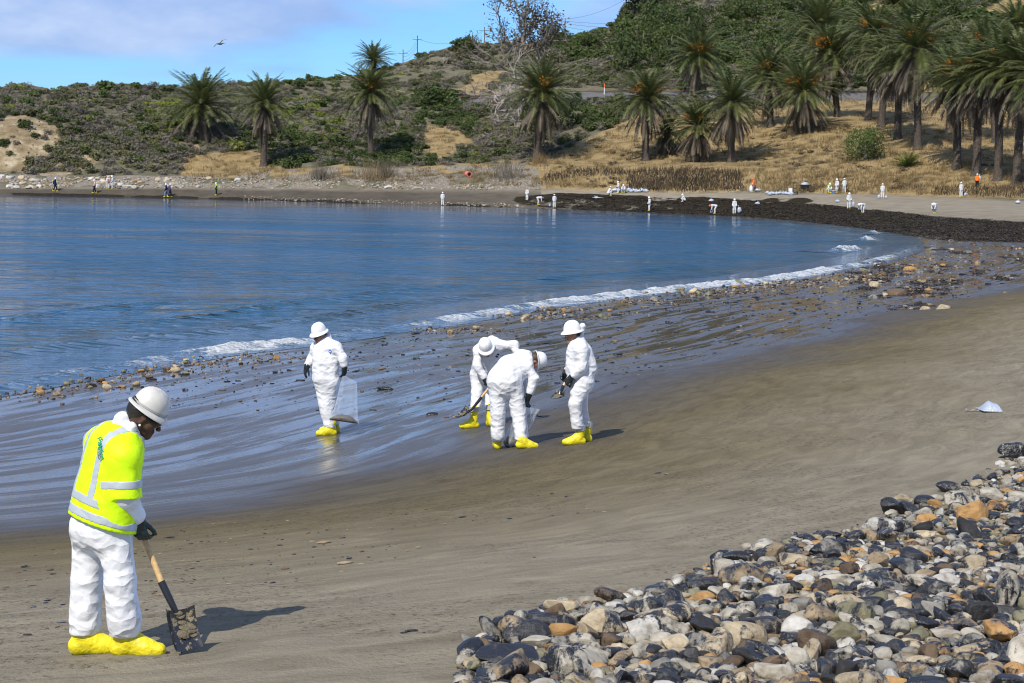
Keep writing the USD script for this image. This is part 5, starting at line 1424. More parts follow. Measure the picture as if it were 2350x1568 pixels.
# --- worker on the right of the pair
P = spot(1080, 740, 4.127, 1330, 1420)
aL, aR = foot(1330, 1422, P, ax=1380), foot(1440, 1394, P, ax=1450)
JE = dict(head=P(1308, 315), hf=wdir(-.92, -.28, -.26), hu=wdir(-.10, .98, -.02), neck=P(1352, 405, .0), sL=P(1402, 475, -.15), sR=P(1350, 465, .15), eL=P(1408, 640, -.19), wL=P(1312, 742, -.17), gdL=wdir(-.74, -.67, 0), gnL=wdir(-.35, .55, -.75), curlL=1.0,
          eR=P(1320, 640, .19), wR=P(1250, 690, .10), gdR=wdir(-.5, -.86, -.1), gnR=wdir(-.3, .4, .85), curlR=1.0, hL=P(1420, 795, -.07), hR=P(1408, 795, .08), kL=P(1335, 1020, -.10), kR=P(1395, 1020, .1), aL=aL, aR=aR, tL=wdir(-.97, 0, -.22), tR=wdir(-.7, 0, .6),
          ground=float(beach_z(*aL[:2])), gzL=float(beach_z(*aL[:2])) - .012, gzR=float(beach_z(*aR[:2])) - .012, shaft=.13, bs=1.06, cuff=.12, tz=.10,
          extra=[(P(1450, 500, .0), P(1475, 660, .0), .10, .125, .06), (P(1375, 355, .04), P(1402, 300, .04), .04, .035, .03), (P(1402, 300, .04), P(1412, 235, .04), .03, .05, .03), (P(1330, 520, 0), P(1330, 680, 0), .12, .13, .05), (P(1420, 800, -.02), P(1380, 880, -.06), .15, .135, .05)])
tE, bE, gE, CE = person(JE, 'white suited worker right of the bending pair, facing left with loaded shovel', h=.0145, fold=.012, seed=23, tape=True, glasses=False)
shovel('shovel heaped with dark sand held level by the worker right of the pair', P(1345, 600, .02), P(1212, 850, -.12), P(1192, 908, -.14), [P(1265, 912, -.04), P(1165, 922, .08), P(1083, 962, -.20), P(1190, 958, -.30)], sand=1.6, seed=9)

# ------------------------------------------------------------------ workers along the far beach
def far_person(px, py, hpx, label, pose='stand', face=270, group=None, **kw):
    p = far_hit(px, py); s = FPX / p[1]
    full = {'stand': 1.84, 'walk': 1.84, 'bend': 1.15, 'crouch': 1.05, 'sit': 1.15}[pose]
    k = float(np.clip(hpx / s / full, .85, 1.18))
    kw.setdefault('suit', 'coverall_far'); th = math.radians(face); F, L = V3(math.cos(th), math.sin(th), 0), V3(-math.sin(th), math.cos(th), 0)
    q = lambda f, l, z: p + k * (F * f + L * l + V3(0, 0, z))
    J = dict(ground=float(p[2]), gdL=-V3(0, 0, 1), gdR=-V3(0, 0, 1), gnL=L, gnR=-L, tL=F, tR=F)
    st = .22 if pose == 'walk' else .03
    J.update(aL=q(st, .12, .10), aR=q(-st, -.12, .10), kL=q(st * .8 + .03, .12, .52), kR=q(-st * .2 + .03, -.12, .52))
    if pose in ('stand', 'walk'):
        J.update(hL=q(0, .10, .94), hR=q(0, -.10, .94), sL=q(.02, .19, 1.44), sR=q(.02, -.19, 1.44), neck=q(.03, 0, 1.52), head=q(.07, 0, 1.68), hf=F * .93 - V3(0, 0, .35), hu=V3(0, 0, 1) + F * .3,
                 eL=q(.02 + st * .3, .25, 1.16), eR=q(.02, -.25, 1.16), wL=q(.18, .22, .96), wR=q(.16, -.22, .96))
    elif pose == 'bend':
        J.update(hL=q(-.12, .10, .93), hR=q(-.12, -.10, .93), sL=q(.38, .19, .98), sR=q(.38, -.19, .98), neck=q(.45, 0, .98), head=q(.58, 0, .92), hf=F * .2 - V3(0, 0, 1), hu=F * 1 + V3(0, 0, .2), eL=q(.42, .2, .68), eR=q(.42, -.2, .68), wL=q(.45, .14, .42), wR=q(.45, -.14, .42))
    else:
        z0 = .34 if pose == 'crouch' else .42
        J.update(hL=q(-.2, .12, z0), hR=q(-.2, -.12, z0), kL=q(.22, .18, z0 + .18), kR=q(.22, -.18, z0 + .18), aL=q(.12, .14, .1), aR=q(.12, -.14, .1), sL=q(.05, .19, z0 + .48), sR=q(.05, -.19, z0 + .48), neck=q(.1, 0, z0 + .55), head=q(.16, 0, z0 + .69), hf=F - V3(0, 0, .4), hu=V3(0, 0, 1) + F * .35,
                 eL=q(.22, .24, z0 + .26), eR=q(.22, -.24, z0 + .26), wL=q(.4, .14, z0 + .12), wR=q(.4, -.14, z0 + .12))
    t, b, g, C = person(J, label, group, h=.042, fold=0, detail=False, body_h=.03, hood=False, **kw)
    if kw.get('pack'): pass
    return t, b, g, J, p, k


FAR_W = [
    (126, 439.5, 31, 'worker in dark navy clothes and white hat striding at the far left of the beach', 'walk', 0, dict(suit='navy', top='navy')),
    (217.7, 443.5, 31, 'worker in tan shirt and navy trousers walking on the far left beach', 'walk', 200, dict(suit='navy', top='shirt_tan')),
    (248, 433.5, 29, 'white suited worker with a red backpack, left of the far left couple', 'stand', 100, dict()),
    (258.5, 433, 29, 'white suited worker with a dark strap, right of the far left couple', 'stand', 190, dict()),
    (382, 452.8, 31, 'worker in pale blue jeans and navy top walking at the far water edge', 'walk', 185, dict(suit='jeans_blue', top='navy')),
    (389, 452, 30, 'worker in dark clothes close behind the one in pale blue jeans', 'walk', 10, dict(suit='navy', top='purple')),
    (497, 448.6, 29, 'worker in green vest and black trousers standing alone on the far beach', 'stand', 185, dict(suit='black_cloth', vest='vest_green')),
    (1015.4, 471.5, 30, 'lone white suited worker standing at the far water edge left of the group of three', 'stand', 90, dict()),
    (1209.6, 459.5, 28, 'hooded white suited worker standing highest of the group of three', 'stand', 240, dict(hatless=True)),
    (1235, 470.5, 20, 'white suited worker in a blue hat bending in the middle of the group of three', 'bend', 0, dict(hat='hat_blue')),
    (1272, 476.5, 30, 'white suited worker standing beside a bucket, right of the group of three', 'stand', 100, dict()),
    (1418.6, 443.6, 27, 'white suited worker standing behind the heap of clear bags', 'stand', 200, dict()),
    (1431, 443.5, 18, 'white suited worker crouching among the heap of clear bags', 'crouch', 250, dict()),
    (1398, 449.6, 19, 'white suited worker crouching left of the heap of clear bags', 'crouch', 20, dict(hat='hat_worn')),
    (1490, 485, 33, 'white suited worker standing head bowed at the far water edge alone', 'stand', 200, dict()),
    (1568.5, 464, 15, 'white suited worker crouching on the dark weed, no boots in sight', 'crouch', 180, dict()),
    (1641, 490.5, 22, 'white suited worker with an orange red hat bending at the water edge', 'bend', 180, dict(hat='hat_orange')),
    (1685, 491.5, 35, 'white suited worker standing with a bag at the water edge beside the orange hat', 'stand', 260, dict()),
    (1729, 440.3, 30, 'worker in orange vest and hat standing by the golden bank with a white bag', 'stand', 170, dict(suit='jeans_blue', top='vest_orange', hat='hat_orange')),
    (1902, 443.6, 21, 'worker in green vest sitting on a blue cooler', 'sit', 300, dict(vest='vest_green')),
    (1920.5, 443.6, 33, 'white suited worker standing left of the two by the cooler', 'stand', 220, dict()),
    (1937.4, 443.6, 34, 'white suited worker standing right of the two by the cooler', 'stand', 100, dict()),
    (2025, 455, 33, 'white suited worker standing between two bags under the golden bank', 'stand', 90, dict()),
    (1947.5, 478.8, 36, 'white suited worker standing with a bag on the dark weed below the cooler', 'stand', 280, dict()),
    (1980, 490.5, 25, 'white suited worker bending to the left on the dark weed', 'bend', 215, dict()),
    (2145, 489.2, 24, 'white suited worker bending on the sand farthest right on the weed line', 'bend', 235, dict()),
    (2205.5, 453, 34, 'white suited worker standing with a clear bag at the right end of the beach', 'stand', 110, dict()),
    (2242, 431.5, 32, 'worker in orange vest and dark trousers carrying a white bag up on the bank', 'stand', 90, dict(suit='black_cloth', top='vest_orange'))]
FP_ = {}
for k, (px, py, hp, lab, pose, fc, kw) in enumerate(FAR_W):
    FP_[k] = far_person(px, py, hp, lab, pose, fc, 'cleanup workers along the far beach', seed=40 + k, **kw)
for k, m in ((0, 'black_cloth'), (2, 'pack_red'), (5, 'purple')):
    t, b, g, J, p, sc = FP_[k]
    F = unit(V3(J['hf'][0], J['hf'][1], 0)); c = (g['sL'] + g['sR']) / 2 - F * .17 - V3(0, 0, .2)
    q = skin([(c + V3(0, 0, .14), c - V3(0, 0, .16), .13, .15, .03)], .04); obj('backpack', q, m, t, smooth=True)


def sack(px, py, wpx, hpx, label, seed, group=None, mat='milky_plastic', name='plastic_bag', lift=0.0):
    """a tied bag slumped on the ground: lumpy body, gathered neck"""
    R = np.random.default_rng(seed)
    p = far_hit(px, py) if py < 520 else near_hit(px, py)
    s = FPX / p[1]
    w, h = wpx / s / 2, hpx / s
    t = thing(name, label, 'bag', p + V3(0, 0, lift), group=group)
    m = trimesh.creation.icosphere(2, 1.0); v = np.array(m.vertices)
    r = 1 + .55 * (meshkit.fbm(v * 1.7 + seed * 3.1, 3) - .5)
    v = v * r[:, None] * [w, w * .8, h * .42]; v[:, 2] += h * .38
    v[:, 2] = np.maximum(v[:, 2], -.01)
    obj('sack', (v, m.faces), mat, t, smooth=25)
    a = R.uniform(-.4, .4)
    n = tube([[0, 0, h * .62], [a * w, 0, h * .85], [a * 2 * w, 0, h * 1.05]], [w * .25, w * .10, w * .28], 7); obj('gathered_neck', n, mat, t)
    return t


R = np.random.default_rng(88)
for k in range(15):
    x = 1402 + k * 5.9 + R.uniform(-2, 2)
    sack(x, 441.5 + R.uniform(-2.0, 1.5) - .0, R.uniform(8, 12), R.uniform(7, 11), 'clear bag of collected waste in the heap behind the dark weed', 500 + k, 'clear bags in the left heap')
for k in range(12):
    x = 1760 + k * 5.3 + R.uniform(-1.5, 1.5)
    sack(x, 447 + R.uniform(-2.0, 1.5), R.uniform(8, 11), R.uniform(7, 10), 'clear bag of collected waste in the row left of the hand truck', 530 + k, 'clear bags in the row by the hand truck')
for k, (px, py, w, h, lab) in enumerate([(1632, 464, 12, 9, 'loose clear bag lying on the dark weed above the worker in orange hat'), (1738, 470, 12, 8, 'loose clear bag lying beside the rake on the dark weed'), (1922, 465, 11, 8, 'loose clear bag on the sand left of the worker with a bag'),
                                         (1696, 489, 11, 17, 'clear bag hanging beside the worker at the water edge next to the orange hat'), (1958, 474, 7, 13, 'clear bag beside the worker standing below the cooler'), (1634, 490, 9, 14, 'clear bag under the bending worker in orange hat'),
                                         (2017, 456, 7, 11, 'clear bag left of the worker standing under the golden bank'), (2033, 456, 6, 9, 'clear bag right of the worker standing under the golden bank'), (2216, 451, 9, 11, 'clear bag right of the worker at the right end of the beach'),
                                         (1724, 441, 9, 20, 'white bag held in front of the worker in orange vest by the bank'), (1740, 440, 16, 9, 'wide clear bag on the sand behind the worker in orange vest by the bank'), (2246, 425, 9, 13, 'white bag carried by the worker in orange vest up on the bank'), (2336, 468, 13, 10, 'clear bags on the sand at the far right edge'), (1371, 456, 26, 4, 'flat pale sheet lying on the dark weed left of the heap of bags')]):
    sack(px, py, w, h, lab, 560 + k, mat='milky_plastic' if k not in (9, 11) else 'coverall_white', lift=.55 if k == 11 else 0)


# ---- small gear on the far beach
def fbox(w, d, h): return trimesh.creation.box([w, d, h]).apply_translation([0, 0, h / 2])


p = far_hit(1912, 443.5); t = thing('cooler', 'blue cooler box under the sitting worker', 'cooler', p + V3(.2, .1, 0))
obj('body', fbox(.75, .42, .32), 'cooler_blue' if False else 'logo_blue', t); obj('lid', fbox(.78, .45, .06).apply_translation([0, 0, .32]), 'hat_white', t)
p = far_hit(1847, 439.5); t = thing('wheelbarrow', 'black wheelbarrow with a white load beside the hand truck', 'wheelbarrow', p)
tub = np.array([[-.45, -.3, .35], [.35, -.3, .35], [.35, .3, .35], [-.45, .3, .35], [-.7, -.42, .85], [.75, -.42, .85], [.75, .42, .85], [-.7, .42, .85]])
obj('tub', (tub, np.array([[0, 3, 2, 1], [0, 1, 5, 4], [1, 2, 6, 5], [2, 3, 7, 6], [3, 0, 4, 7], [4, 5, 6, 7]])), 'socket_black', t)
obj('wheel', trimesh.creation.torus(.18, .06, 20, 8).apply_transform(trimesh.transformations.rotation_matrix(np.pi / 2, [1, 0, 0])).apply_translation([-.55, 0, .24]), 'socket_black', t)
for sg in (-1, 1):
    obj('handle', tube([[-.55, sg * .12, .24], [.3, sg * .3, .38], [1.0, sg * .32, .72]], .025, 6), 'pole_wood', t); obj('leg', tube([[.3, sg * .3, .38], [.4, sg * .3, .0]], .025, 6), 'socket_black', t)
m = trimesh.creation.icosphere(2, 1.0); obj('load', (np.array(m.vertices) * [.5, .35, .28] * (1 + .3 * (meshkit.noise(np.array(m.vertices) * 3)[:, None] - .5)) + [0, 0, .9], m.faces), 'milky_plastic', t)
p = far_hit(1824, 447); t = thing('hand_truck', 'upright hand truck with a white crate standing left of the wheelbarrow', 'hand truck', p)
for sg in (-1, 1):
    obj('upright', tube([[sg * .25, 0, .05], [sg * .25, .1, 1.6]], .035, 6), 'socket_black', t)
    obj('wheel', trimesh.creation.torus(.16, .05, 18, 8).apply_transform(trimesh.transformations.rotation_matrix(np.pi / 2, [0, 1, 0])).apply_translation([sg * .34, .12, .2]), 'socket_black', t)
for z in (.3, .75, 1.2, 1.58): obj('crossbar', tube([[-.25, .02 + z * .06, z], [.25, .02 + z * .06, z]], .028, 6), 'socket_black', t)
obj('toe_plate', fbox(.5, .3, .03).apply_translation([0, -.15, .02]), 'socket_black', t)
p = far_hit(1815, 446); t = thing('crate', 'white box standing against the hand truck', 'box', p + V3(-.1, 0, 0)); obj('body', fbox(.45, .4, .75), 'hat_white', t); obj('lid', fbox(.48, .43, .05).apply_translation([0, 0, .75]), 'hat_white', t)
p = far_hit(1262, 474.5); t = thing('bucket', 'grey bucket beside the right worker of the group of three', 'bucket', p)
obj('pail', trimesh.creation.revolve(np.array([[0, 0], [.15, 0], [.19, .42], [.175, .42], [.14, .03], [0, .03]]), sections=20), 'milky_plastic', t, smooth=40); obj('handle', tube([[.19 * math.cos(a), .02, .42 + .16 * math.sin(a)] for a in np.linspace(0, np.pi, 9)], .012, 5), 'tape_silver', t)
p = far_hit(1762, 466); t = thing('rake', 'long handled rake lying on the dark weed', 'rake', p)
obj('handle', tube([[-.4, -.5, .06], [1.1, 1.6, .12]], .035, 6), 'shovel_wood', t); obj('head', tube([[-.65, -.3, .06], [-.15, -.7, .06]], .035, 6), 'socket_black', t)
p = far_hit(1386, 214) - V3(0, 1.0, 0); t = thing('marker_post', 'orange topped white marker post beside the railway', 'post', p)
obj('post', tube([[0, 0, -.6], [0, 0, 1.0]], .07, 8), 'hat_white', t); obj('top', tube([[0, 0, 1.0], [0, 0, 1.7]], .09, 8), 'vest_orange', t)
p = far_hit(1074, 402); t = thing('drain_pipe', 'rusty drain pipe sticking out of the bank', 'pipe', p)
a = trimesh.creation.annulus(.32, .42, 2.0, sections=24).apply_transform(trimesh.transformations.rotation_matrix(np.pi / 2, [1, .25, 0])); obj('pipe', (np.array(a.vertices) + [0, -.3, .1], a.faces), 'rust_pipe' if False else 'pack_red', t, smooth=40)
for k, (px, y0, y1, lab) in enumerate([(1255, 432, 412, 'thin wooden stake in the bank right of the reed fringe'), (1230, 428, 410, 'leaning thin stake in the bank left of the other stake')]):
    b = far_hit(px, y0); s = FPX / b[1]; obj_ = tag(obj('stake', tube([b, b + V3(.15 * k, 0, (y0 - y1) / s)], .05, 5), 'pole_wood'), lab, 'stake')

# ---- poles, wires, railway, pelican
poles = []
for k, (px, y0, y1, d, lab) in enumerate([(1297, 104, 42, 415, 'utility pole with a crossarm standing on the skyline slope'), (1713, 100, 20, 400, 'utility pole on the green slope above the railway palms'), (958, 138, 82, 395, 'pale tall utility pole on the left skyline'), (925, 152, 114, 392, 'short dark utility pole leftmost on the skyline'), (1112, 100, 62, 405, 'utility pole partly hidden by the skyline brush')]):
    b, a = at_depth(px, y0 + 6, d), at_depth(px, y1, d)
    t = thing('utility_pole', lab, 'utility pole', b)
    obj('pole', tube([[0, 0, -1], a - b], [.12, .09], 8), 'pole_wood', t)
    top = a - b
    obj('crossarm', trimesh.creation.box([2.0, .09, .10]).apply_translation(top - [0, .12, .9]), 'pole_wood', t)
    for q in (-1, 0, 1): obj('insulator', trimesh.creation.cylinder(.06, .22, sections=8).apply_translation(top + [q * 1.05, -.12, -.72]), 'tape_silver', t)
    poles.append(a)


def wire(a, b, sag, label, off=0.0):
    tt = np.linspace(0, 1, 15)[:, None]; p = a + (b - a) * tt; p[:, 2] -= sag * 4 * (tt * (1 - tt))[:, 0] + off
    tag(obj('power_line', tube(p, .028, 4), 'pole_wood'), label, 'power line', 'power lines on the hill')


for k, o in enumerate((.7, 1.25, 2.0)):
    wire(poles[0], poles[1], 1.5 + k * .5, 'thin dark power line strung between poles across the green slope', o)
    wire(poles[0], poles[4], 1.2 + k * .4, 'thin dark power line running from the skyline pole down to the left', o)
wire(poles[0], at_depth(1440, -6, 420), 1.0, 'thin dark power line rising to the top edge of the picture', .2)
for o in (.7, 1.5, 2.3): wire(poles[2], poles[3], 1.0, 'thin dark power line between the two leftmost poles', o)
wire(poles[2], poles[4], 2.0, 'thin dark power line from the pale pole towards the hidden pole', .7)
wire(poles[1], at_depth(2100, 60, 390), 2.5, 'thin dark power line running right behind the palms', .7)
t = thing('railway_track', 'rusty railway line along the top of the ballast behind the palms', 'railway')
U = np.linspace(1046, 2700, 120)
edge = np.array([at_depth(u, float(_FP[5][0](u)), float(_FP[5][1](u))) for u in U])
for q in (1.0, 2.5):
    e = edge + [0, q, .12]
    v = np.concatenate([e + [0, -.06, 0], e + [0, .06, 0], e + [0, .06, .26], e + [0, -.06, .26]]); n = len(U); i = np.arange(n - 1)
    f = np.vstack([np.stack([k * n + i, k * n + i + 1, ((k + 1) % 4) * n + i + 1, ((k + 1) % 4) * n + i], 1) for k in range(4)])
    obj('rail', (v, f), 'rust', t)

R = np.random.default_rng(3)
sl = []
for i in range(len(U) * 3 - 3):
    c = edge[i // 3] + (edge[i // 3 + 1] - edge[i // 3]) * (i % 3) / 3; sl.append(trimesh.creation.box([.25, 2.6, .16]).apply_translation(c + [0, 1.75, .06]))
tag(obj('sleepers', cat_m(sl), 'pole_wood', t), kind='stuff')
p = at_depth(505, 101, 290); t = thing('pelican', 'brown pelican gliding with wings spread over the cove', 'bird', p)
obj('body', cat_m([(np.array((m := trimesh.creation.icosphere(2, 1.0)).vertices) * [.42, .2, .17] + [0, 0, 0], m.faces), tube([[.32, 0, .03], [.5, 0, .14], [.56, 0, .12]], [.09, .06, .07], 8), tube([[.56, 0, .12], [.92, 0, -.05]], [.05, .012], 6), tube([[-.35, 0, 0], [-.62, 0, .0]], [.12, .05], 6)]), 'pelican_brown' if False else 'bark_palm', t, smooth=True)
for sg, tip in ((1, [1.0, .75, .9]), (-1, [-.95, -.65, -.62])):
    a = np.array([0, .1 * sg, .06]); b = np.array(tip); mid = (a + b) / 2 + [.0, 0, .22]
    pts = np.array([a + (mid - a) * q for q in np.linspace(0, 1, 5)] + [mid + (b - mid) * q for q in np.linspace(.25, 1, 4)]); ch_ = np.array([.34, .36, .35, .33, .30, .26, .2, .12, .04])[:, None] * V3(-.8, 0, -.25)
    v = np.vstack([pts, pts + ch_, pts + [0, 0, -.03] + ch_ * .1]); n = len(pts); i = np.arange(n - 1)
    obj('wing', (v, np.vstack([np.stack([k * n + i, k * n + i + 1, ((k + 1) % 3) * n + i + 1, ((k + 1) % 3) * n + i], 1) for k in range(3)])), 'bark_palm', t)
# ------------------------------------------------------------------ stones, surf and wrack
TINTS = {'pale': (.38, .355, .30), 'cream': (.42, .355, .25), 'tan': (.29, .225, .145), 'orange': (.38, .225, .09), 'grey': (.22, .215, .195), 'olive': (.20, .19, .12), 'brown': (.13, .092, .06), 'black': (.03, .028, .027), 'white': (.48, .47, .44)}


def rock_shape(seed, sub=3, ax=(1, .75, .55), cuts=8):
    R = np.random.default_rng(seed)
    m = trimesh.creation.icosphere(sub, 1.0); v = np.array(m.vertices)
    p = R.uniform(.72, 1.0); v = np.sign(v) * np.abs(v) ** p
    for _ in range(cuts):
        n = unit(R.normal(size=3)); t = R.uniform(.50, .92); over = np.maximum(0, v @ n - t)
        v = v - n * (over * .82)[:, None]
    v = v * (1 + .30 * (meshkit.fbm(v * 1.2 + seed * 1.37, 3) - .5) + .07 * (meshkit.fbm(v * 4.5 + seed, 2) - .5))[:, None]
    v = v * np.array(ax)
    return v / np.abs(v).max(0) * np.array(ax), np.array(m.faces)


def rotm(rx, ry, rz): return trimesh.transformations.euler_matrix(rx, ry, rz)[:3, :3]


LINE = [(1040, 1575), (1042, 1552), (1090, 1500), (1210, 1432), (1320, 1405), (1480, 1378), (1572, 1340), (1655, 1268), (1780, 1245), (1900, 1222), (2000, 1195), (2130, 1138), (2205, 1095), (2290, 1040), (2350, 1020), (3200, 800)]
ROCKY = LINE + [(3600, 900), (3600, 2400), (900, 2400)]
HAND = [  # column, foot row, width, height, tint, oil, length of the third axis, tilt, what it looks like
    (1170, 1532, 165, 52, 'brown', .62, .8, .05, 'long dark log shaped boulder lying at the left tip of the stones'),
    (1064, 1556, 52, 26, 'grey', .48, 1, 0, 'low grey stone lying alone left of the long dark boulder'),
    (1205, 1443, 38, 14, 'black', .6, 1, 0, 'small flat black stone alone at the left end of the upper row'),
    (1268, 1458, 108, 62, 'grey', .60, .8, .1, 'rounded dark grey boulder behind the orange streaked one'),
    (1285, 1470, 88, 46, 'orange', .40, .6, -.1, 'orange tan boulder in front of the rounded dark grey one'),
    (1382, 1464, 106, 80, 'cream', .42, .8, .15, 'big pale boulder with a dark foot standing on the sand edge'),
    (1440, 1432, 56, 36, 'black', .62, 1, 0, 'black boulder tucked right of the big pale one'),
    (1472, 1472, 96, 70, 'white', .47, .9, -.2, 'white boulder with black oil down its right side'),
    (1498, 1424, 62, 62, 'pale', .57, .9, .3, 'steep dark and white boulder at the middle of the upper row'),
    (1560, 1422, 86, 54, 'tan', .60, .9, .1, 'brown black glossy boulder beside the steep one'),
    (1405, 1486, 58, 40, 'brown', .50, 1, 0, 'brown boulder below the big pale one'),
    (1620, 1356, 94, 38, 'grey', .58, .9, 0, 'flat dark grey boulder at the upper row right of the steep one'),
    (1705, 1346, 112, 58, 'tan', .50, .9, .1, 'wide tan boulder half blackened, on the upper edge of the stones'),
    (1690, 1296, 78, 40, 'grey', .60, .9, 0, 'rounded dark boulder alone at the bend of the upper edge'),
    (1745, 1290, 40, 24, 'black', .6, 1, 0, 'small black stone right of the rounded dark boulder'),
    (1815, 1300, 84, 40, 'cream', .49, .9, .1, 'cream boulder spotted black near the upper edge'),
    (1905, 1274, 110, 46, 'grey', .56, .6, .15, 'long rough grey boulder lying along the upper edge'),
    (1912, 1238, 52, 22, 'black', .62, 1, 0, 'black stone standing off the upper edge on the sand'),
    (2050, 1180, 70, 44, 'black', .58, .9, 0, 'matt black boulder standing out on the sand'),
    (2078, 1160, 60, 34, 'cream', .42, .9, 0, 'cream boulder just behind the matt black one on the sand'),
    (2030, 1224, 110, 44, 'white', .50, .6, .15, 'long white boulder with black blotches on the upper edge'),
    (2240, 1196, 84, 56, 'orange', .40, .9, 0, 'bright orange yellow boulder with a black blotch'),
    (2215, 1165, 90, 44, 'pale', .48, .8, .1, 'pale grey boulder behind the bright orange one'),
    (2325, 1052, 70, 42, 'white', .55, .8, -.3, 'black and white wedge boulder at the right edge on the sand'),
    (1990, 1402, 106, 44, 'black', .70, .9, 0, 'large glossy oil black boulder in the middle of the heap'),
    (2318, 1400, 52, 108, 'pale', .44, .9, .2, 'upright pale pillar boulder at the right edge'),
    (1935, 1480, 92, 58, 'olive', .38, .9, 0, 'blocky olive grey boulder in the lower middle of the heap'),
    (1832, 1468, 80, 62, 'white', .36, .9, .3, 'clean white squared boulder left of the olive block'),
    (2170, 1350, 74, 44, 'white', .38, .7, .4, 'clean pale slab tilted among the stones on the right'),
    (2280, 1150, 60, 36, 'pale', .36, .9, 0, 'smooth pale boulder right of the bright orange one'),
    (2180, 1130, 60, 30, 'grey', .56, .9, 0, 'dark grey boulder on the upper right edge behind the pale ones')]
RR = np.random.default_rng(2024)
placed = []           # x, y, r


def put_rock(name, label, group, p, size, tint, oil, seed, rot, sub=3):
    v, f = rock_shape(seed, sub, size)
    v = v @ np.asarray(rot).T
    n = len(v)
    c = np.array(TINTS[tint]) * RR.uniform(.70, 1.02)
    t = obj(name, (v, f), 'oiled_rock', smooth=True, pv={'tint': (np.tile(c, (n, 1)), 'color'), 'oil': (np.full(n, oil), 'float')}, label=label, cat='rock', group=group)
    UsdGeom.Xformable(t).AddTranslateOp().Set(Gf.Vec3d(*map(float, p)))


for k, (px, py, w, h, tint, oil, dep, tl, lab) in enumerate(HAND):
    p = near_hit(px, py); s = FPX / p[1]
    a, c = w / s / 2, h / s / 2
    b = max(a * dep * .75, c * .7)
    p = p + V3(0, b * .75, 0); p[2] = float(beach_z(p[0], p[1])) + c * .62
    put_rock('boulder', lab, None, p, (a, b, c * 1.08), tint, oil, 3000 + k, rotm(0, tl * .5, RR.uniform(-.15, .15)))
    placed.append((p[0], p[1], a * .85))
grid = {}


def free(x, y, r, k=.72):
    i, j = int(x // .5), int(y // .5)
    for a in (-1, 0, 1):
        for b in (-1, 0, 1):
            for (u, v, q) in grid.get((i + a, j + b), ()):
                if (u - x) ** 2 + (v - y) ** 2 < (k * (q + r)) ** 2: return False
    return True


def keep(x, y, r): grid.setdefault((int(x // .5), int(y // .5)), []).append((x, y, r))


for q in placed: keep(*q)
cand = []
for r0, r1, n in ((.088, .130, 260), (.058, .088, 1900), (.038, .058, 9500), (.025, .038, 12000)):
    for _ in range(n):
        px, py = RR.uniform(1030, 3000), RR.uniform(900, 1950)
        if not inside(ROCKY, px - 24, py - 40 + RR.normal() * 9): continue
        x, y = on_level(px, py, 1.2)[:2]
        r = RR.uniform(r0, r1)
        if y < 6.5 or not free(x, y, r): continue
        keep(x, y, r); cand.append((x, y, r, px, py))
cand = np.array(cand)
zz = beach_z(cand[:, 0], cand[:, 1])
qx, qy = project(np.c_[cand[:, :2], zz])
inn = (qx > -10) & (qx < 2390) & (qy < 1600)
vis = np.where(inn, cand[:, 2] / cand[:, 1], 0)
order = np.argsort(-vis); big = order[:268]; rest = order[268:]
tn = ['pale', 'cream', 'tan', 'orange', 'grey', 'olive', 'brown', 'black', 'white']; tw = [.29, .22, .13, .025, .12, .09, .035, .03, .06]
OILW = [('clean', .33, .20), ('spotted with black oil', .475, .42), ('half blackened with oil', .53, .26), ('coated in glossy black oil', .66, .12)]
for k, i in enumerate(big):
    x, y, r = cand[i, :3]
    tint = tn[RR.choice(9, p=tw)]; ow, oil, _ = OILW[RR.choice(4, p=[o[2] for o in OILW])]
    if tint == 'black' and ow == 'clean': ow, oil = OILW[3][:2]
    sz = 'large' if r > .088 else 'mid sized' if r > .058 else 'small'
    word = {'clean': f'clean {sz} {tint} rounded stone', }.get(ow, f'{sz} {tint} rounded stone {ow}')
    lab = word + ' in the beach stone heap'
    put_rock('beach_stone', lab, lab.replace('rounded stone', 'stones').replace(' in the beach stone heap', ' of the heap'), (x, y, zz[i] + r * RR.uniform(.12, .5)), (r * RR.uniform(.95, 1.7), r * RR.uniform(.65, 1.05), r * RR.uniform(.45, .9)), tint, oil + RR.normal() * .02, 4000 + k, rotm(RR.normal() * .3, RR.normal() * .3, RR.uniform(0, 6.28)), 3)


def stone_protos(n, seed, tints, oils, sub=2):
    R = np.random.default_rng(seed); out = []
    for k in range(n):
        v, f = rock_shape(seed + k, sub, (1, R.uniform(.65, .9), R.uniform(.45, .7)))
        c = np.array(TINTS[tints[k % len(tints)]]) * R.uniform(.65, .98)
        out.append(((v, f), 'oiled_rock', True, {'tint': (np.tile(c, (len(v), 1)), 'color'), 'oil': (np.full(len(v), oils[k % len(oils)]), 'float')}))
    return out


HEAP = stone_protos(18, 6000, ['pale', 'cream', 'grey', 'tan', 'white', 'olive', 'pale', 'orange', 'black', 'cream'], [.40, .49, .46, .53, .38, .62, .48], 2)
instancer('beach_stones', HEAP, np.c_[cand[rest, :2], zz[rest] + cand[rest, 2] * .25], RR.integers(0, 18, len(rest)), RR.uniform(0, 6.28, len(rest)), cand[rest, 2] * 1.25, 'smaller mixed stones filling the oil splashed heap', 'stones', tilt=RR.normal(size=len(rest)) * .35)
# gravel filling between the stones
n = 9000; px, py = RR.uniform(1030, 3000, n), RR.uniform(900, 1900, n)
ok = inside(ROCKY, px - 16, py - 30); px, py = px[ok], py[ok]
x, d = on_level(px, py, 1.2)[:, :2].T
m = d > 6.5; x, d = x[m], d[m]
instancer('gravel', HEAP[:8], np.c_[x, d, beach_z(x, d) + .005], RR.integers(0, 8, len(x)), RR.uniform(0, 6.28, len(x)), RR.uniform(.012, .03, len(x)), 'small gravel between the stones of the heap', 'gravel')

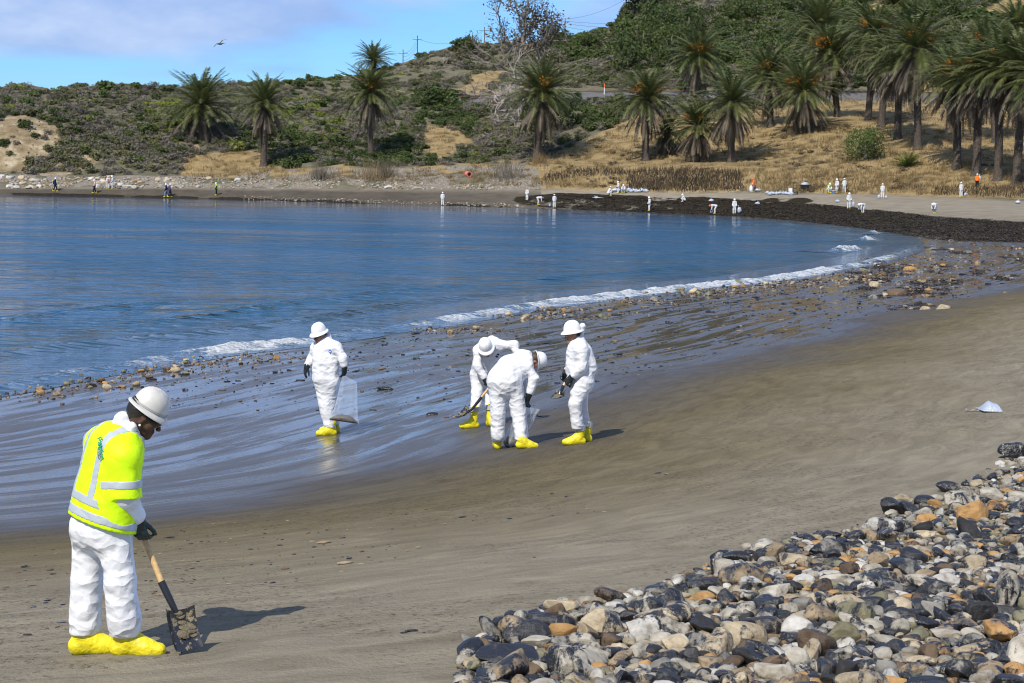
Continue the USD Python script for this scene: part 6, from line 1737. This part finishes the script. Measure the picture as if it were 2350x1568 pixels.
# ---- stones along the water's edge
WETS = stone_protos(14, 6100, ['brown', 'tan', 'brown', 'grey', 'brown', 'olive', 'orange', 'black', 'brown', 'grey', 'tan', 'brown', 'cream', 'black'], [.30, .44, .34, .40], 2)


def along_px(px):
    """distance along the near waterline for a picture column"""
    u, _ = project(np.c_[WLC[:APEX], np.zeros(APEX)])
    return np.interp(px, np.maximum.accumulate(u), WLT[:APEX])


def on_shore(al, s):
    i = np.clip(np.searchsorted(WLT, al), 1, len(WLC) - 2); t = _wtan[i]
    return WLC[i] + t * (al - WLT[i])[..., None] + np.stack([t[..., 1], -t[..., 0]], -1) * np.asarray(s)[..., None]


n = 7000; px = RR.uniform(-100, 2128, n); al = along_px(px)
dens = meshkit.fbm(np.stack([al * .35, al * 0, al * 0], -1), 3, 91)
s0 = np.interp(px, [0, 400, 800, 1200, 1600, 2000, 2128], [.5, .7, 1.6, 1.5, 1.4, 2.4, 3.0])
s = s0 + RR.normal(size=n) * np.interp(px, [0, 800, 1600, 2128], [.85, 1.0, 1.1, 2.4])
keepm = (RR.uniform(size=n) < sstep(.42, .70, dens) * np.interp(px, [0, 500, 900, 2128], [.30, .40, .8, .8])) & (s > -.3)
x, y = on_shore(al[keepm], s[keepm]).T
sz = np.exp(RR.normal(size=len(x)) * .55 - 3.5) * np.clip(y / 55, .85, 1.35)
sz = np.clip(sz, .018, .20)
big = np.argsort(-sz / y)[:70]; rest = np.setdiff1d(np.arange(len(x)), big)
for k, i in enumerate(big):
    tint = ['tan', 'orange', 'grey', 'brown', 'cream', 'olive'][RR.integers(0, 6)]
    lab = f'wet {tint} stone in the scattered line of stones at the water edge'
    put_rock('shore_stone', lab, f'wet {tint} stones along the water edge', (x[i], y[i], float(beach_z(x[i], y[i])) + sz[i] * .35), (sz[i] * 1.2, sz[i] * .9, sz[i] * .65), tint, .30 if tint != 'brown' else .45, 7000 + k, rotm(RR.normal() * .2, RR.normal() * .2, RR.uniform(0, 6.28)), 2)
instancer('shore_pebbles', WETS, np.c_[x[rest], y[rest], beach_z(x[rest], y[rest]) + sz[rest] * .25], RR.integers(0, 14, len(rest)), RR.uniform(0, 6.28, len(rest)), sz[rest], 'wet pebbles scattered in a line along the water edge', 'pebbles', tilt=RR.normal(size=len(rest)) * .2)
# flecks of weed, tar and pebble over the wet flat and up the beach
n = 7500; px = RR.uniform(-60, 2900, n); al = along_px(px); s = RR.uniform(.8, 11.5, n)
py = RR.uniform(600, 1568, n)
x, y = on_shore(al, s).T
u, v = project(np.c_[x, y, beach_z(x, y)]); ok = RR.uniform(size=n) < np.interp(y, [15, 25, 60, 110], [.25, .55, .8, .8]) * np.interp(s, [1, 5, 11.5], [1, .7, .4])
sc = np.exp(RR.normal(size=n) * .5 - 4.1) * np.clip(y / 30, .7, 2.0)
instancer('beach_flecks', stone_protos(6, 6200, ['black', 'brown', 'black', 'black', 'tan'], [.60, .44, .62, .6, .3], 1), np.c_[x, y, beach_z(x, y) + sc * .12][ok], RR.integers(0, 6, ok.sum()), RR.uniform(0, 6.28, ok.sum()), np.stack([sc * 1.5, sc, sc * .7], 1)[ok], 'dark flecks of weed and tar scattered over the wet sand', 'debris')
n = 1500; px, py = RR.uniform(0, 2350, n), RR.uniform(1000, 1560, n)
d = 3.2 * FPX / (py - 400); x = (px - IW / 2) / FPX * d
cl = meshkit.fbm(np.stack([x * .5 - d * .2, d * .5, x * 0], -1), 3, 95)
ok = (cl > .54) & ~inside(ROCKY, px, py) & (shore(x, d)[0] > 11)
sc = np.exp(RR.normal(size=n) * .5 - 5.0)
instancer('dry_flecks', stone_protos(4, 6300, ['black', 'brown', 'black', 'tan'], [.6, .44, .6, .3], 1), np.c_[x, d, beach_z(x, d) + sc * .3][ok], RR.integers(0, 4, ok.sum()), RR.uniform(0, .8, ok.sum()), np.stack([sc * 2.2, sc, sc * .7], 1)[ok], 'dark crumbs of weed and tar on the upper sand', 'debris')
# ---- weed and stones at the head of the cove and under the far bank
KP = [(1190, 470), (1290, 446), (1400, 451), (1700, 459), (1900, 471), (2150, 498), (2400, 515), (2700, 540), (2700, 575), (2350, 566), (2120, 552), (2000, 528), (1850, 512), (1700, 500), (1300, 481)]
P_ = []
while len(P_) < 3600:
    px, py = RR.uniform(1180, 2600), RR.uniform(444, 580)
    if inside(KP, px, py) and (px > 1750 or RR.uniform() < .7): P_.append(far_hit(px, py))
P_ = np.array(P_)
instancer('kelp_wrack', [(leafball(70, s, .16, 6, .35, .8, 0), 'kelp_leaf', False, None) for s in (1, 2, 3)], P_, RR.integers(0, 3, len(P_)), RR.uniform(0, 6.28, len(P_)), np.stack([RR.uniform(.25, .75, len(P_))] * 2 + [RR.uniform(.12, .32, len(P_))], 1), 'dark brown stranded weed at the head of the cove', 'seaweed')
P_ = []
for _ in range(2600):
    px, py = RR.uniform(1950, 2700), RR.uniform(535, 720)
    f = nz(px * .4, py * 2.2, 0, .02, 3, 99)
    if f > .54 and py < 560 + (2400 - px) * .42 + 75:
        P_.append(near_hit(px, py) if py > 566 else far_hit(px, py))
P_ = np.array(P_); half = len(P_) // 2
instancer('weed_strands', [(leafball(60, s, .15, 6, .3, .8, 0), 'kelp_leaf', False, None) for s in (4, 5)], P_[:half], RR.integers(0, 2, half), RR.uniform(0, 6.28, half), np.stack([RR.uniform(.2, .6, half)] * 2 + [RR.uniform(.08, .2, half)], 1), 'strands of dark weed among pebbles where the stream meets the cove', 'seaweed')
instancer('stream_pebbles', WETS, P_[half:], RR.integers(0, 14, len(P_) - half), RR.uniform(0, 6.28, len(P_) - half), np.exp(RR.normal(size=len(P_) - half) * .5 - 2.2), 'pale and brown pebbles in bars at the right of the cove', 'pebbles')
P_, S_ = [], []
for _ in range(3200):
    px = RR.uniform(-60, 1240); y1 = np.interp(px, [0, 400, 700, 1240], [405, 408, 412, 428]); y2 = np.interp(px, [0, 400, 700, 1000, 1240], [434, 432, 434, 436, 436])
    py = RR.uniform(y1, y2)
    if nz(px, py * 2, 0, .02, 3, 101) < .40: continue
    P_.append(far_hit(px, py)); S_.append(np.exp(RR.normal() * .5 - 2.05) * (1.4 if px < 420 else .8))
for _ in range(420):
    px = RR.uniform(560, 1200); P_.append(far_hit(px, float(_f0(px)) - RR.uniform(1, 9))); S_.append(np.exp(RR.normal() * .4 - 2.5))
for _ in range(520):
    px, py = RR.uniform(-80, 175), RR.uniform(262, 402)
    if RR.uniform() < np.interp(py, [262, 300, 340, 402], [.9, .8, .25, .35]): P_.append(far_hit(px, py)); S_.append(np.exp(RR.normal() * .45 - 2.1))
P_, S_ = np.array(P_), np.clip(S_, .05, .5)
big = np.argsort(-S_)[:48]; rest = np.setdiff1d(np.arange(len(P_)), big)
FARS = stone_protos(10, 6400, ['pale', 'cream', 'tan', 'pale', 'grey', 'white', 'tan'], [.2], 2)
for k, i in enumerate(big):
    tint = ['white', 'cream', 'pale', 'orange'][RR.choice(4, p=[.4, .25, .25, .1])]
    lab = f'{tint} boulder in the line of rocks along the far left beach'
    put_rock('far_boulder', lab, f'{tint} boulders along the far left beach', P_[i] + [0, 0, S_[i] * .2], (S_[i] * 1.3, S_[i], S_[i] * .7), tint, .2, 8000 + k, rotm(0, 0, RR.uniform(0, 6.28)), 2)
instancer('far_rocks', FARS, P_[rest] + np.c_[S_[rest] * 0, S_[rest] * 0, S_[rest] * .2], RR.integers(0, 10, len(rest)), RR.uniform(0, 6.28, len(rest)), S_[rest], 'pale rocks and cobbles along the far left beach', 'rocks')


# ---- breaking water
def surf(name, label, path, inten, width, hgt, seed, ns=52):
    """path: points on the sea, with the land on the right of travel; rows run from the sea to the land"""
    p = np.asarray(path, float); t = unit(np.gradient(p, axis=0)); nrm = np.stack([t[:, 1], -t[:, 0]], 1)
    q = np.linspace(0, 1, ns); I = np.asarray(inten)[:, None]
    L = np.r_[0, np.cumsum(np.linalg.norm(np.diff(p, axis=0), axis=1))][:, None]
    wob = .5 * (meshkit.fbm(np.concatenate([L * .35, L * 0, L * 0 + seed], 1), 3, seed) - .5)[:, None]
    s = -width + q[None] * (width + .55) + wob
    xy = p[:, None] + nrm[:, None] * s[..., None]
    crest = np.exp(-((s + .55 - wob) / .42) ** 2) * (s < -.55 + wob) + np.exp(-((s + .55 - wob) / .24) ** 2) * (s >= -.55 + wob)
    nzv = meshkit.fbm(np.concatenate([xy * 2.2, 0 * s[..., None]], -1), 4, seed + 1)
    z = .012 + hgt * I * crest * (.55 + .9 * nzv) + .05 * I * np.maximum(0, nzv - .5) * sstep(-1.6, -.4, s) + .03 * crest * (nzv - .5)
    edge = np.minimum(sstep(0, .08, q), 1 - sstep(.90, 1.0, q))[None]
    z = z * edge + .004
    foam = I * (.61 * np.exp(-((s + .42 - wob) / .42) ** 2) + .42 * sstep(-width, -.6, s) * (1 - sstep(-.1, .45, s)) * (nzv > .46) + .30 * np.exp(-((s - .12 - wob) / .14) ** 2)) * edge
    z = np.where(s > .15, np.maximum(z, beach_z(xy[..., 0], xy[..., 1]) + .006), z)
    v = np.concatenate([xy, z[..., None]], -1)
    obj(name, (v.reshape(-1, 3), grid_faces(len(p), ns)[:, ::-1]), 'surf', smooth=True, pv={'foam': (np.clip(foam, 0, 1.1).ravel(), 'float')}, label=label, cat='wave', kind='stuff')


pxs = np.linspace(-250, 2118, 1500); al = along_px(pxs)
al = np.arange(al[0], al[-1], .09); i = np.clip(np.searchsorted(WLT, al), 1, len(WLC) - 2)
pp = on_shore(al, al * 0); u, _ = project(np.c_[pp, pp[:, 0] * 0])
I = np.interp(u, [-250, 0, 300, 450, 600, 720, 800, 950, 1100, 1230, 1500, 1800, 1900, 2000, 2100], [.3, .3, .35, .5, .85, .85, .45, .4, .55, .9, 1, 1, .9, .7, .35])
I = I * (.55 + 1.05 * meshkit.fbm(np.stack([al * .45, al * 0, al * 0], -1), 4, 111))
surf('breaking_wave', 'low white breaking wave along the near water edge', pp, np.clip(I, 0, 1.0), np.interp(u.mean(), [0, 1], [3.2, 3.2]), .12, 121)
for k, (a, b, I0, lab) in enumerate([((1895, 580), (1992, 573), 1.0, 'short white breaker rolling offshore at the head of the cove'), ((1968, 556), (2022, 548), .8, 'small breaker just beyond the short white one'), ((1995, 538), (2030, 534), .7, 'tiny farthest breaker at the head of the cove')]):
    e = np.linspace(0, 1, 90)[:, None]; pa = on_level(*a)[:2]; pb = on_level(*b)[:2]
    surf('breaking_wave', lab, pa + (pb - pa) * e, np.sin(np.pi * e[:, 0]) ** .6 * np.interp(e[:, 0], [0, .45, .55, 1], [.35, .5, 1, 1]) * I0, 2.2, .30, 131 + k, 30)
# ---- loose sheet of plastic on the sand, clods and scraped sand by the front worker
p = near_hit(2270, 943); s = FPX / p[1]
t = thing('plastic_sheet', 'crumpled clear plastic sheet lying on the open sand at the right', 'plastic sheet', p)
g = np.linspace(0, 1, 15); U_, V_ = np.meshgrid(g, g, indexing='ij')
X_ = (U_ - .5) * 46 / s; Y_ = (V_ - .5) * .42
ridge = np.interp(U_, [0, .2, .42, .62, .9, 1], [0, .10, .17, .14, .12, .02]) * 21 / s / .17 * np.sin(np.pi * np.clip(V_ * 1.15, 0, 1)) ** .7
obj('sheet', (np.stack([X_, Y_, ridge + .012 + .012 * nz(X_, Y_, 0, 22, 2, 5)], -1).reshape(-1, 3), grid_faces(15, 15)), 'milky_plastic', t, smooth=35)
g = np.linspace(0, 1, 20); v = np.concatenate([np.stack([-.34 + g * .22, -.02 + .012 * np.sin(g * 9) + o, .012 + .01 * np.sin(g * 14)], 1) for o in (-.02, .025)]); obj('tail', (v, grid_faces(2, 20)), 'milky_plastic', t)


def clods(name, label, pts, n, spread, size, seed):
    R = np.random.default_rng(seed); ms = []
    for _ in range(n):
        px, py = pts[R.integers(0, len(pts))]
        c = near_hit((100 + px / 2.177) * .94, (920 + py / 2.177) * .94) + R.normal(size=3) * [spread, spread * .8, 0]
        c[2] = float(beach_z(c[0], c[1])); k = size * R.uniform(.35, 1.2)
        m = trimesh.creation.icosphere(2, 1.0); w = np.array(m.vertices) * (1 + .7 * (meshkit.fbm(np.array(m.vertices) * 1.8 + R.uniform(0, 50), 3) - .5))[:, None] * [k * 1.4, k, k * .55]
        ms.append((w + c, m.faces))
    obj(name, cat_m(ms), 'wet_sand_lump', smooth=True, label=label, cat='sand', kind='stuff')


clods('sand_clods', 'broken clods of sand behind the shovel blade', [(835, 1330), (850, 1345), (842, 1370)], 9, .02, .022, 5)
clods('scraped_sand', 'scraped lumps of sand at the feet of the front worker', [(200, 1545), (240, 1538), (280, 1532), (420, 1518), (560, 1500), (660, 1478)], 46, .045, .020, 6)
clods('sand_crumbs', 'crumbled sand near the end of the worker’s shadow', [(1040, 1400), (1300, 1275), (1310, 1250), (1420, 1310)], 14, .05, .012, 7)
